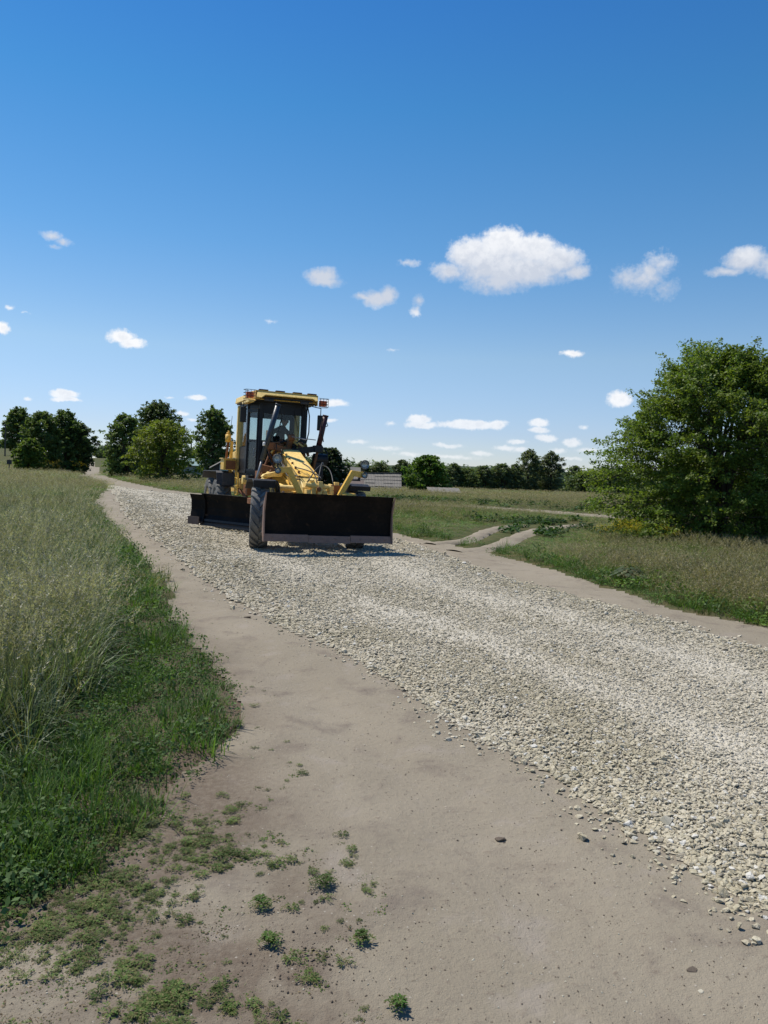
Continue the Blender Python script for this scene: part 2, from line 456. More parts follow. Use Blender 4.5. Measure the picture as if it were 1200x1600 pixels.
pick = n.math('GREATER_THAN', n.node('ShaderNodeSeparateColor', {0: vor.outputs['Color']}).outputs[0], .86)
spot = n.math('MULTIPLY', n.math('LESS_THAN', vor.outputs['Distance'], .16), pick)
c = n.mix(n.math('MULTIPLY', spot, .6), c, (.40, .36, .30))
vor2 = n.node('ShaderNodeTexVoronoi', {'Vector': oc, 'Scale': 21.0, 'Randomness': 1.0})
pick2 = n.math('GREATER_THAN', n.node('ShaderNodeSeparateColor', {0: vor2.outputs['Color']}).outputs[1], .9)
spot2 = n.math('MULTIPLY', n.math('LESS_THAN', vor2.outputs['Distance'], .13), pick2)
c = n.mix(n.math('MULTIPLY', spot2, .6), c, (.09, .07, .055))
h = n.math('ADD', n.math('MULTIPLY', f, .7), n.math('ADD', n.math('MULTIPLY', g, .25), n.math('MULTIPLY', spot, .3)))
h = n.math('ADD', h, n.math('MULTIPLY', b, 1.2))
finish(n, c, .95, 0, h, .7, .026, .12)
M['dirt'] = m

m, n = mat('crushed_limestone_bed')
oc = n.node('ShaderNodeTexCoord').outputs['Object']
v1 = n.node('ShaderNodeTexVoronoi', {'Vector': oc, 'Scale': 30.0, 'Randomness': 1.0})
v2 = n.node('ShaderNodeTexVoronoi', {'Vector': oc, 'Scale': 75.0, 'Randomness': 1.0})
cc = n.node('ShaderNodeSeparateColor', {0: v1.outputs['Color']}).outputs[0]
c = n.mix(cc, (.34, .305, .225), (.54, .495, .395))
c = n.mix(n.ramp(v1.outputs['Distance'], .35, .62, 0, .45), c, (.22, .19, .14))
dust = n.node('ShaderNodeAttribute', attribute_name='tint').outputs['Fac']
c = n.mix(n.math('MULTIPLY', dust, .8), c, (.58, .54, .45))
h = n.math('ADD', n.math('MULTIPLY', v1.outputs['Distance'], -1.0), n.math('MULTIPLY', v2.outputs['Distance'], -.4))
finish(n, c, .95, 0, h, .8, .03, .1)
M['gravbed'] = m

m, n = mat('limestone_chips')
rnd = n.node('ShaderNodeObjectInfo').outputs['Random']
oc = n.node('ShaderNodeTexCoord').outputs['Object']
c = n.mix(rnd, (.38, .335, .235), (.56, .505, .385))
r2 = n.math('FRACT', n.math('MULTIPLY', rnd, 37.7))
lo_ = n.node('ShaderNodeObjectInfo').outputs['Location']
pn = n.noise(.55, 4, .6, lo_)
c = n.mix(n.ramp(pn, .40, .62), n.mix(1.0, c, (.84, .82, .74), 'MULTIPLY'), n.mix(1.0, c, (1.14, 1.14, 1.16), 'MULTIPLY'))
c = n.mix(n.ramp(r2, .93, .95), c, (.60, .58, .52))
c = n.mix(n.ramp(r2, .07, .05), c, (.24, .21, .155))
r3 = n.math('FRACT', n.math('MULTIPLY', rnd, 91.3))
c = n.mix(n.ramp(r3, .6, 1.0, 0, .2), c, (.42, .42, .28))
dust = n.node('ShaderNodeAttribute', attribute_name='dust', attribute_type='INSTANCER').outputs['Fac']
c = n.mix(n.math('MULTIPLY', dust, .5), c, (.62, .57, .465))
nz = n.noise(2.2, 5, .65, oc)
c = n.mix(n.ramp(nz, .35, .7, 0, .45), c, (.58, .54, .44))
finish(n, c, .95, 0, nz, .4, .15, .12)
M['chips'] = m

m, n = mat('stray_stone')
oc = n.node('ShaderNodeTexCoord').outputs['Object']
nz = n.noise(30, 5, .65, oc)
finish(n, n.mix(n.ramp(nz, .35, .7), (.50, .47, .38), (.33, .30, .22)), .95, 0, nz, .4, .01, .12)
M['stone'] = m
m, n = mat('dark_soil_clod')
oc = n.node('ShaderNodeTexCoord').outputs['Object']
nz = n.noise(40, 5, .7, oc)
finish(n, n.mix(n.ramp(nz, .35, .7), (.13, .105, .08), (.21, .17, .135)), .98, 0, nz, .6, .01, .08)
M['clod'] = m

# ------------------------------------------------------------------ ground sheets
def ang_list(fine_deg, span):
    a = list(np.arange(-span, span + 1e-6, fine_deg))
    b = list(np.arange(span + 3, 360 - span - 1, 3.0))
    return np.radians(np.array(a + b))


def polar(r0, r1, ratio, angs):
    nr = int(math.log(r1 / r0) / math.log(ratio)) + 1
    rr = r0 * ratio ** np.arange(nr + 1)
    A, RR = np.meshgrid(angs, rr)
    return RR * np.sin(A), RR * np.cos(A)


def sheet(name, X, Y, zf, keep, mats, wrap, val=None):
    nr, na = X.shape
    Z = zf(X.ravel(), Y.ravel())
    V = np.column_stack([X.ravel(), Y.ravel(), Z])
    i, j = np.meshgrid(np.arange(nr - 1), np.arange(na if wrap else na - 1), indexing='ij')
    j2 = (j + 1) % na
    F = np.stack([i * na + j, (i + 1) * na + j, (i + 1) * na + j2, i * na + j2], -1).reshape(-1, 4)[:, ::-1]
    if keep is not None:
        k = keep(V[:, 0], V[:, 1])
        F = F[k[F].sum(1) >= 2]
        used = np.unique(F)
        mp = np.full(len(V), -1)
        mp[used] = np.arange(len(used))
        V = V[used]
        F = mp[F]
    t = None if val is None else np.repeat(val(V[:, 0], V[:, 1])[:, None], 3, 1)
    return mesh_np(name, V, F, mats, t, smooth=True)


def strips(x, y):                       # finer, dustier bands left by the wheels
    d1_ = seg_dist(x, y, GL); d2_ = seg_dist(x, y, GR)
    t = d1_ / (d1_ + d2_ + 1e-6) + (fbm(x, y, .35, 2) - .5) * .08
    s = np.exp(-((t - .31) / .10) ** 2) * .55 + np.exp(-((t - .67) / .12) ** 2) * .50 + np.exp(-((t - .48) / .05) ** 2) * .2
    return np.clip(s * (-.35 + 2.3 * (.5 * fbm(x, y, .8, 3) + .5 * fbm(x, y, 3.5, 3))) + .5 * (fbm(x, y, .45, 3) - .55), 0, 1)


def humus(x, y):                        # darker, crumbly soil where the verge frays into the track
    lim = np.interp(y, [1.7, 2.3, 2.7, 3.1, 3.8, 4.6, 5.4, 6.5, 9, 30], [.25, .15, .0, -.08, -.35, -.62, -.78, -1.15, -2.15, -10])
    p = ss(.35, -.7, x - lim) * ss(12, 6, y)
    n = fbm(x, y, 2.2, 4)
    spot = np.exp(-(((x + .2) / .22) ** 2 + ((y - 2.62) / .2) ** 2)) + .5 * np.exp(-(((x - 1.0) / .35) ** 2 + ((y - 3.45) / .12) ** 2))
    return np.clip(ss(.78, .44, n) * p * 1.2 + ss(.62, .38, n) * spot, 0, 1)


A1 = ang_list(.3, 48)
X, Y = polar(.25, 6000, 1.028, A1)
tag(sheet('ground', X, Y, z_ground, None, M['ground'], True), kind='structure')
X, Y = polar(.5, 330, 1.014, np.radians(np.arange(-75, 100, .3)))
tag(sheet('dirt_road', X, Y, lambda x, y: z_dirt(x, y) + .004, lambda x, y: dirt_sd(x, y) > -.03, M['dirt'], False, humus), kind='structure')
X, Y = polar(.5, 60, 1.014, np.radians(np.arange(-25, 100, .3)))
tag(sheet('gravel_road', X, Y, z_grav, lambda x, y: grav_sd(x, y) > -.02, M['gravbed'], False, strips), kind='structure')
for ln, wd in TRACKS:
    P = np.array(ln)
    # resample
    t = np.concatenate([[0], np.cumsum(np.hypot(*np.diff(P, axis=0).T))])
    tt = np.arange(0, t[-1], .15)
    cx = np.interp(tt, t, P[:, 0]); cy = np.interp(tt, t, P[:, 1])
    k = np.ones(9) / 9
    cx = np.convolve(np.pad(cx, 4, mode='edge'), k, 'valid'); cy = np.convolve(np.pad(cy, 4, mode='edge'), k, 'valid')
    dx = np.gradient(cx); dy = np.gradient(cy); L = np.hypot(dx, dy); nx, ny = -dy / L, dx / L
    cols = []
    for q, s in enumerate(np.linspace(-.5, .5, 7)):
        ww = wd * (1 + .9 * (fbm(cx, cy + s * 9, 2.2, 3) - .5))
        cols.append(np.column_stack([cx + nx * s * ww, cy + ny * s * ww]))
    G = np.stack(cols, 1)
    z = terrain(G[..., 0], G[..., 1]) + .05 - .07 * (np.abs(np.linspace(-1, 1, 7)) ** 3)[None] + (fbm(G[..., 0], G[..., 1], 2, 3) - .5) * .04
    V = np.concatenate([G, z[..., None]], -1).reshape(-1, 3)
    i, j = np.meshgrid(np.arange(len(cx) - 1), np.arange(6), indexing='ij')
    F = np.stack([i * 7 + j, i * 7 + j + 1, (i + 1) * 7 + j + 1, (i + 1) * 7 + j], -1).reshape(-1, 4)
    tag(mesh_np('dirt_path', V, F, M['dirt'], smooth=True), kind='structure')

# ------------------------------------------------------------------ mesh building
class MB:
    def __init__(self):
        self.v = []
        self.f = []

    def add(self, vs, fs):
        b = len(self.v)
        self.v += [tuple(p) for p in vs]
        self.f += [tuple(b + i for i in f) for f in fs]
        return self

    def box(self, x0, x1, y0, y1, z0, z1):
        return self.add([(x, y, z) for x in (x0, x1) for y in (y0, y1) for z in (z0, z1)],
                        [(0, 1, 3, 2), (4, 6, 7, 5), (0, 4, 5, 1), (2, 3, 7, 6), (0, 2, 6, 4), (1, 5, 7, 3)])

    def hexa(self, low, top):            # two quads, same winding
        n = len(low)
        self.add(list(low) + list(top), [tuple(range(n))[::-1], tuple(range(n, 2 * n))] +
                 [(i, (i + 1) % n, n + (i + 1) % n, n + i) for i in range(n)])
        return self

    def frame(self, p, q, up=(0, 0, 1)):
        d = (Vector(q) - Vector(p)).normalized()
        u = Vector(up)
        if abs(d.dot(u)) > .98:
            u = Vector((0, 1, 0))
        a = d.cross(u).normalized()
        return a, a.cross(d).normalized()

    def beam(self, p, q, w, h, w2=None, h2=None, up=(0, 0, 1)):
        a, b = self.frame(p, q, up)
        p, q = Vector(p), Vector(q)
        w2 = w if w2 is None else w2
        h2 = h if h2 is None else h2
        c = [(-1, -1), (1, -1), (1, 1), (-1, 1)]
        return self.hexa([p + a * s * w / 2 + b * t * h / 2 for s, t in c][::-1], [q + a * s * w2 / 2 + b * t * h2 / 2 for s, t in c][::-1])

    def tube(self, p, q, r, r2=None, n=12):
        return self.path([p, q], [r, r if r2 is None else r2], n)

    def path(self, pts, r, n=8):
        pts = [Vector(p) for p in pts]
        rs = r if isinstance(r, (list, tuple)) else [r] * len(pts)
        b = len(self.v)
        a = None
        for i, p in enumerate(pts):
            d = (pts[min(i + 1, len(pts) - 1)] - pts[max(i - 1, 0)]).normalized()
            if a is None:
                a = d.orthogonal().normalized()
            a = (a - d * a.dot(d)).normalized()
            c = d.cross(a)
            for k in range(n):
                t = 2 * math.pi * k / n
                self.v.append(tuple(p + (a * math.cos(t) + c * math.sin(t)) * rs[i]))
        for i in range(len(pts) - 1):
            for k in range(n):
                k2 = (k + 1) % n
                self.f.append((b + i * n + k, b + i * n + k2, b + (i + 1) * n + k2, b + (i + 1) * n + k))
        self.f.append(tuple(b + k for k in range(n))[::-1])
        e = b + (len(pts) - 1) * n
        self.f.append(tuple(e + k for k in range(n)))
        return self

    def prism(self, outline, axis, a0, a1):
        """outline of (u, v) pairs extruded along axis: x -> (y, z), y -> (x, z), z -> (x, y)"""
        def P(u, v, a):
            return (a, u, v) if axis == 'x' else ((u, a, v) if axis == 'y' else (u, v, a))
        return self.hexa([P(u, v, a0) for u, v in outline], [P(u, v, a1) for u, v in outline])

    def lathe_x(self, prof, c, n=40):    # prof of (x, radius) round an axis parallel to x through c
        b = len(self.v)
        for (x, r) in prof:
            for k in range(n):
                t = 2 * math.pi * k / n
                self.v.append((c[0] + x, c[1] + r * math.cos(t), c[2] + r * math.sin(t)))
        for i in range(len(prof) - 1):
            for k in range(n):
                k2 = (k + 1) % n
                self.f.append((b + i * n + k, b + (i + 1) * n + k, b + (i + 1) * n + k2, b + i * n + k2))
        self.f.append(tuple(b + k for k in range(n)))
        e = b + (len(prof) - 1) * n
        self.f.append(tuple(e + k for k in range(n))[::-1])
        return self

    def build(self, name, m, parent=None, bevel=0.0, smooth=False, link=True):
        me = bpy.data.meshes.new(name)
        me.from_pydata(self.v, [], self.f)
        bm = bmesh.new()
        bm.from_mesh(me)
        bmesh.ops.recalc_face_normals(bm, faces=bm.faces)
        bm.to_mesh(me)
        bm.free()
        me.materials.append(m)
        o = bpy.data.objects.new(name, me)
        if link:
            COL.objects.link(o)
        if parent:
            o.parent = parent
        if smooth:
            for p in me.polygons:
                p.use_smooth = len(p.vertices) == 4
            me.polygons.foreach_set('use_smooth', [len(p.vertices) == 4 for p in me.polygons])
        if bevel:
            b = o.modifiers.new('bevel', 'BEVEL')
            b.width = bevel
            b.segments = 2
            b.limit_method = 'ANGLE'
            b.angle_limit = R(40)
        return o


def sag(p, q, drop, n=7, side=(0, 0, 0)):
    p, q, s = Vector(p), Vector(q), Vector(side)
    return [p.lerp(q, t) + (s - Vector((0, 0, drop))) * 4 * t * (1 - t) for t in [i / (n - 1) for i in range(n)]]


# ------------------------------------------------------------------ the motor grader
# local axes: -Y is the direction it drives in (towards us), +X its left-hand side (right in the photo)
G = empty('motor_grader', (-1.57, 16.0, 0.0), (0, R(1.3), R(21)))
tag(G, 'yellow motor grader with black front blade working on the gravel road', 'road grader')


def tyre_mesh(r, wd, nl):
    mb = MB()
    h = wd / 2
    prof = [(-h * .80, r * .60), (-h * .95, r * .66), (-h, r * .78), (-h * .97, r * .88), (-h * .86, r * .925), (-h * .5, r * .935),
            (0, r * .938), (h * .5, r * .935), (h * .86, r * .925), (h * .97, r * .88), (h, r * .78), (h * .95, r * .66), (h * .80, r * .60)]
    mb.lathe_x(prof, (0, 0, 0), 48)
    for k in range(nl):
        for sd_ in (-1, 1):
            t0 = 2 * math.pi * (k + (.5 if sd_ > 0 else 0)) / nl
            sl = .34                                # how far a lug leans round the tyre
            secs = []
            for q, (fx, fr) in enumerate([(.02, 1.0), (.35, 1.0), (.7, .992), (.93, .965), (1.0, .90)]):
                x = sd_ * h * fx
                t = t0 + sl * (1 - fx)
                hw = (.050 + .016 * fx) / r
                secs.append([(x, a_, rr) for a_, rr in ((t - hw, r * fr - .045), (t - hw * .8, r * fr), (t + hw * .8, r * fr), (t + hw, r * fr - .045))])
            b = len(mb.v)
            for s_ in secs:
                for (x, t, rr) in s_:
                    mb.v.append((x, rr * math.cos(t), rr * math.sin(t)))
            for i in range(len(secs) - 1):
                for j in range(3):
                    mb.f.append((b + i * 4 + j, b + (i + 1) * 4 + j, b + (i + 1) * 4 + j + 1, b + i * 4 + j + 1))
            mb.f.append((b, b + 1, b + 2, b + 3))
            e = b + 4 * (len(secs) - 1)
            mb.f.append((e + 3, e + 2, e + 1, e))
    return mb


def wheel(x, y, r, wd, steer, out):
    hub = MB()
    hub.lathe_x([(-.13, .05), (-.13, .10), (0, .13), (.13, .10), (.13, .05)], (0, 0, 0), 16)
    for k in range(8):
        t = 2 * math.pi * k / 8
        hub.tube((out * .02, .17 * math.cos(t), .17 * math.sin(t)), (out * .07, .17 * math.cos(t), .17 * math.sin(t)), .014, n=6)
    W = hub.build('wheel', M['rim'], G)
    W.location = (x, y, r + .055)
    W.rotation_euler = (R(7 * (x + y)), 0, R(steer))
    t = tyre_mesh(r, wd, 19).build('tyre', M['rubber'], W)
    rm = MB().lathe_x([(-wd * .40, r * .55), (-wd * .40, r * .62), (-wd * .34, r * .60), (-wd * .30, r * .52), (out * .02 - .015, r * .50), (out * .02 - .012, .12),
                       (out * .02 + .012, .12), (out * .02 + .015, r * .50), (wd * .30, r * .52), (wd * .34, r * .60), (wd * .40, r * .62), (wd * .40, r * .55)], (0, 0, 0), 32)
    rm.build('rim', M['rim'], W, smooth=False)
    return W


for sx in (-1, 1):
    wheel(sx * 1.03 - .02, 0, .63, .37, -12, sx)
    for yy in (5.13, 6.55):
        wheel(sx * 1.03, yy, .65, .37, 0, sx)

# --- front blade
hw, bx, by = 1.285, .10, -1.12
prof = [(-.085, .87), (-.02, .74), (.03, .55), (.045, .35), (.03, .15), (-.02, -.02), (-.05, -.02), (.0, .15), (.012, .35), (0, .55), (-.05, .74), (-.115, .87)]
zb = .375
fb = MB().prism([(by + u, zb + v) for u, v in prof], 'x', bx - hw, bx + hw)
FB = fb.build('front_blade', M['blade'], G, bevel=.004)
for i in range(3):
    x0 = bx - hw - .005 + i * (2 * hw + .01) / 3
    x1 = x0 + (2 * hw + .01) / 3 - .006
    dz = (0, -.012, .006)[i]
    MB().prism([(by - .100, zb - .065 + dz), (by - .058, zb + .075 + dz), (by - .040, zb + .075 + dz), (by - .082, zb - .065 + dz)], 'x', x0, x1).build('cutting_edge', M['edge'], FB, bevel=.004)
for s in (-1, 1):
    pl = MB().prism([(by - .135, zb + .875), (by + .07, zb + .6), (by + .07, zb + .1), (by - .03, zb - .07), (by - .115, zb - .075), (by - .07, zb + .2), (by - .04, zb + .5), (by - .1, zb + .75)], 'x', bx + s * (hw + .003), bx + s * (hw + .030))
    pl.build('side_plate', M['edge'], FB, bevel=.004)
for i in range(10):
    xx = bx - hw + .14 + i * (2 * hw - .28) / 9
    MB().tube((xx, by - .070, zb + .01), (xx, by - .100, zb + .008), .013, n=6).build('bolt', M['edge'], FB)
for xx in (-.9, -.3, .3, .9):
    MB().box(xx + bx - .03, xx + bx + .03, by + .05, by + .13, zb + .14, zb + .55).build('stiffener', M['black'], FB)
MB().box(bx - 1.2, bx + 1.2, by + .06, by + .16, zb + .32, zb + .42).build('cross_beam', M['black'], FB)
tab = MB().prism([(-.9, zb + .872), (-.84, zb + .872), (-.86, zb + .90), (-.88, zb + .90)], 'y', by - .1, by - .08)
tab.build('lug', M['edge'], FB)
# lift linkage between axle and blade
for xx in (-.38, .38):
    lk = MB()
    lk.beam((xx + .08, by + .15, .72), (xx + .05, -.25, .80), .10, .14)
    lk.beam((xx + .08, by + .15, 1.02), (xx + .04, -.35, 1.18), .07, .09)
    lk.build('blade_linkage', M['yellow'], G, bevel=.006)
hb = MB()
hb.tube((.18, -.50, 1.205), (.86, -.50, 1.175), .028, n=10)
hb.build('linkage_rod', M['yellow'], G)
ht = MB()
ht.tube((.50, -.52, 1.21), (.80, -.50, 1.20), .075, n=14)
ht.tube((.46, -.52, 1.21), (.50, -.52, 1.21), .05, n=14)
ht.build('cross_cylinder', M['yellow'], G, smooth=True)

# --- lamp brackets with headlamps
def headlamp(c, r, m1, name='headlamp', parent=None):
    mb = MB()
    b = len(mb.v)
    prof = [(0.0, r * .98), (.012, r * 1.04), (.03, r), (.075, r * .72), (.10, r * .25)]
    for (yy, rr) in prof:
        for k in range(20):
            t = 2 * math.pi * k / 20
            mb.v.append((c[0] + rr * math.cos(t), c[1] + yy, c[2] + rr * math.sin(t)))
    for i in range(len(prof) - 1):
        for k in range(20):
            k2 = (k + 1) % 20
            mb.f.append((i * 20 + k, i * 20 + k2, (i + 1) * 20 + k2, (i + 1) * 20 + k))
    mb.f.append(tuple(80 + k for k in range(20)))
    o = mb.build(name, m1, parent or G, smooth=True)
    lb = MB()
    for (yy, rr) in ((-.012, r * .3), (-.006, r * .7), (.004, r * .96)):
        for k in range(20):
            t = 2 * math.pi * k / 20
            lb.v.append((c[0] + rr * math.cos(t), c[1] + yy, c[2] + rr * math.sin(t)))
    for i in range(2):
        for k in range(20):
            k2 = (k + 1) % 20
            lb.f.append((i * 20 + k, i * 20 + k2, (i + 1) * 20 + k2, (i + 1) * 20 + k))
    lb.f.append(tuple(range(20)))
    lb.build('lens', M['lens'], o)
    rf = MB()
    for (yy, rr) in ((.006, r * .94), (.045, r * .55), (.05, r * .1)):
        for k in range(16):
            t = 2 * math.pi * k / 16
            rf.v.append((c[0] + rr * math.cos(t), c[1] + yy - .002, c[2] + rr * math.sin(t)))
    for i in range(2):
        for k in range(16):
            k2 = (k + 1) % 16
            rf.f.append((i * 16 + k, i * 16 + k2, (i + 1) * 16 + k2, (i + 1) * 16 + k))
    rf.f.append(tuple(32 + k for k in range(16)))
    rf.build('reflector', M['reflector'], o)
    return o


for s in (-1, 1):
    cx = .06
    mb = MB()
    P0 = (cx + s * .90, -.48, 1.66); P1 = (cx + s * .66, -.50, 1.68); P2 = (cx + s * .40, -.52, 1.18)
    # one bent plate, 11 cm deep
    o2 = [(cx + s * .92, 1.72), (cx + s * .64, 1.745), (cx + s * .33, 1.16), (cx + s * .43, 1.14), (cx + s * .70, 1.625), (cx + s * .92, 1.60)]
    mb.prism(o2, 'y', -.55, -.45)
    B = mb.build('lamp_bracket', M['yellow'], G, bevel=.008)
    post = MB().tube((cx + s * .90, -.50, 1.71), (cx + s * .90, -.50, 1.80), .018, n=8)
    post.build('lamp_post', M['black'], B)
    headlamp((cx + s * .90 + .02 * s, -.545, 1.885 - .01 * (s > 0)), .095, M['grey'])
    headlamp((cx + s * .90 + .01 * s, -.60, 1.655), .062, M['black'], 'small_headlamp')

# --- front axle, knuckles
ax = MB()
ax.beam((-.78, 0, .66), (.78, 0, .66), .22, .20)
ax.beam((-.3, 0, .80), (.3, 0, .80), .2, .16)
ax.build('front_axle', M['yellow'], G, bevel=.01)
for s in (-1, 1):
    k_ = MB().beam((s * .78, 0, .50), (s * .78, 0, .84), .14, .16)
    k_.tube((s * .74, .12, .66), (s * .15, .14, .62), .03)
    k_.build('steering_knuckle', M['rusty'], G, bevel=.006)

# --- fenders over the front wheels
for s in (-1, 1):
    mb = MB()
    y0, y1 = -.26, .42
    xa, xb = s * .80 - .02, s * 1.24 - .02
    lo = [(-.28, 1.33), (-.24, 1.42), (-.12, 1.465), (.30, 1.465), (.46, 1.40), (.60, 1.26), (.585, 1.25), (.44, 1.385), (.29, 1.447), (-.12, 1.447), (-.225, 1.405), (-.262, 1.325)]
    mb.prism(lo, 'x', min(xa, xb), max(xa, xb))
    F_ = mb.build('front_fender', M['black'], G, bevel=.003)
    # side skirt hanging on the inner side, curved like an arch seen from the front
    ins = MB()
    sk = [(s * .80, 1.46), (s * .755, 1.44), (s * .715, 1.36), (s * .70, 1.18), (s * .715, 1.18), (s * .74, 1.35), (s * .775, 1.42), (s * .81, 1.445)]
    ins.prism(sk, 'y', -.24, .40)
    ins.build('skirt', M['black'], F_)
    fp = MB().prism([(-.29, 1.42), (-.27, 1.33), (-.262, 1.33), (-.28, 1.42)], 'x', min(xa, xb), max(xa, xb)) if s > 0 else MB().prism([(-.30, 1.44), (-.285, 1.30), (-.275, 1.30), (-.285, 1.44)], 'x', -1.26, -.82)
    fp.build('front_lip', M['black'], F_)
    MB().beam((s * .62, .1, .95), (s * .78, .1, 1.44), .05, .05).build('fender_stay', M['yellow'], F_)
stp = MB()
stp.box(1.02, 1.30, .62, .95, 1.52, 1.55)
stp.box(1.02, 1.05, .62, .95, 1.35, 1.52)
stp.beam((1.28, .7, 1.54), (1.32, .7, 1.66), .03, .05)
stp.build('step_plate', M['black'], G)

# --- main frame (gooseneck)
gn = [(2.75, 2.02), (2.2, 2.17), (1.9, 2.14), (.25, 1.56), (-.05, 1.34), (-.16, 1.0), (-.12, .78), (.35, .78), (.42, 1.02), (.62, 1.22), (1.9, 1.70), (2.3, 1.72), (2.75, 1.45)]
mb = MB().prism(gn, 'x', -.19, .215)
FR = mb.build('main_frame', M['pale_yellow'], G, bevel=.012)
# raised welded top plate and side flange lines
tp = MB()
tp.hexa([(-.215, 2.2, 2.165), (.24, 2.2, 2.165), (.24, .22, 1.545), (-.215, .22, 1.545)], [(-.215, 2.2, 2.187), (.24, 2.2, 2.187), (.24, .22, 1.567), (-.215, .22, 1.567)])
tp.build('top_plate', M['yellow'], FR, bevel=.004)
fl = MB()
fl.beam((-.205, 2.15, 1.72), (-.205, .62, 1.22), .04, .035)
fl.beam((.23, 2.15, 1.72), (.23, .62, 1.22), .04, .035)
fl.build('flange', M['yellow'], FR)
rf_ = MB()
rf_.beam((-.35, 2.7, 1.35), (-.35, 7.3, 1.1), .12, .28)
rf_.beam((.35, 2.7, 1.35), (.35, 7.3, 1.1), .12, .28)
rf_.box(-.4, .4, 2.62, 2.80, 1.2, 1.6)
rf_.build('rear_frame', M['yellow'], G, bevel=.01)

# --- drawbar, circle and moldboard
db = MB()
db.hexa([(.02, -.05, .82), (.16, -.05, .82), (.72, 2.3, .98), (-.72, 2.3, .98)], [(.02, -.05, .98), (.16, -.05, .98), (.72, 2.3, 1.12), (-.72, 2.3, 1.12)])
db.build('drawbar', M['yellow'], G, bevel=.012)
db2 = MB()
db2.hexa([(-.82, .75, 1.16), (-.30, .28, 1.16), (-.12, .55, 1.16), (-.42, 1.5, 1.22)], [(-.82, .75, 1.33), (-.30, .28, 1.22), (-.12, .55, 1.24), (-.42, 1.5, 1.42)])
db2.tube((-.55, .45, 1.30), (-.18, .30, 1.30), .06)
db2.tube((-.75, 1.3, 1.42), (-.32, 2.4, 1.66), .05)
db2.build('side_plate', M['pale_yellow'], G, bevel=.01)
cr = MB()
n_ = 40
ring = []
for (rr, zz) in ((.72, .84), (.80, .84), (.80, .96), (.72, .96)):
    for k in range(n_):
        t = 2 * math.pi * k / n_
        cr.v.append((rr * math.cos(t), 2.6 + rr * math.sin(t), zz))
for i in range(4):
    for k in range(n_):
        cr.f.append((i * n_ + k, i * n_ + (k + 1) % n_, ((i + 1) % 4) * n_ + (k + 1) % n_, ((i + 1) % 4) * n_ + k))
cr.build('turning_circle', M['rusty'], G)
MBL = MB()
mprof = [(-.10, .78), (-.03, .62), (0, .42), (-.01, .22), (-.07, .07), (-.10, .02), (-.12, .03), (-.09, .1), (-.035, .23), (-.028, .42), (-.055, .62), (-.12, .77)]
MBL.prism(mprof, 'x', -2.62, 1.45)
MO = MBL.build('moldboard', M['blade'], G, bevel=.004)
MO.location = (0, 2.6, .19)
MO.rotation_euler = (0, 0, R(-54.8))
ce = MB().prism([(-.125, -.05), (-.095, .12), (-.075, .12), (-.105, -.05)], 'x', -2.62, 1.45)
ce.build('cutting_edge', M['black'], MO, bevel=.003)
ex = MB().prism([(-.13, .74), (-.06, .60), (-.045, .35), (-.075, .15), (-.14, .0), (-.16, .0), (-.10, .15), (-.07, .35), (-.085, .60), (-.15, .74)], 'x', -3.02, -2.50)
ex.build('blade_extension', M['blade'], MO, bevel=.003)
cp = MB().prism([(-.17, .16), (-.17, -.04), (-.15, -.04), (-.15, .16)], 'x', -3.03, -2.62)
cp.build('end_bit', M['rooftin'], MO)
for s in (-1, 1):
    MB().beam((s * .55, .05, .4), (s * .5, .05, .80), .12, .2).build('blade_arm', M['rusty'], MO)

# --- blade lift cylinders beside the cab front
for s, mt_, nm in ((-1, 'bluegrey', 'lift_cylinder'), (1, 'maroon', 'lift_cylinder')):
    x = -.50 if s < 0 else .66
    lean = .10
    if s < 0:
        top, bot = (x + .13, 1.80, 3.14), (x - .14, 1.95, 1.88)
    else:
        top, bot = (x + .12, 1.85, 2.98), (x + .01, 1.95, 2.24)
    c_ = MB().tube(top, bot, .062, n=16)
    c_.tube(top, tuple(Vector(top) + (Vector(top) - Vector(bot)).normalized() * .03), .07, n=16)
    C_ = c_.build(nm, M[mt_], G, smooth=True)
    d_ = (Vector(bot) - Vector(top)).normalized()
    MB().tube(bot, tuple(Vector(bot) + d_ * .75), .032, n=10).build('rod', M['chrome'] if s < 0 else M['rusty'], C_, smooth=True)
    MB().path([Vector(top) + Vector((.07 * (1 if s < 0 else -1), -.03, -.05)), Vector(top) + Vector((.1 * (1 if s < 0 else -1), -.03, -.25)), Vector(top) + Vector((.03 * (1 if s < 0 else -1), -.03, -.6))], .012, 6).build('feed_pipe', M['hose'], C_)
    br = MB()
    z_ = 2.22
    br.box(x - .10, x + .10, 1.86, 2.06, z_ - .09, z_ + .07)
    br.beam((x, 1.96, z_), (.07, 2.1, z_ - .12), .12, .14)
    br.build('cylinder_bracket', M['rusty'] if s < 0 else M['black'], G, bevel=.01)
ball = MB().tube((-.665, 1.83, 2.24), (-.62, 1.83, 2.24), .045, n=14)
ball.build('white_cap', M['white'], G, smooth=True)
# air cleaner clump on the far side
acn = MB()
acn.tube((.62, 2.15, 1.98), (.95, 2.15, 1.98), .13, n=16)
acn.box(.60, .84, 2.02, 2.3, 1.55, 1.9)
acn.tube((.78, 2.1, 1.9), (.74, 2.05, 1.3), .05)
acn.build('air_cleaner', M['black'], G, bevel=.006)

# --- cab
CAB = empty('cab', (0, 0, 0), (0, 0, 0), G)
CAB.scale = (1, 1, .97)
zf, zt = 1.60, 3.42
plan = {'fl': (-.52, 2.90), 'fr': (.52, 2.90), 'ml': (-.72, 3.42), 'mr': (.72, 3.42), 'rl': (-.74, 4.42), 'rr': (.74, 4.42)}


def cabpoly(names, z0, z1, shrink=0):
    return [(plan[k][0], plan[k][1], z0) for k in names], [(plan[k][0], plan[k][1], z1) for k in names]


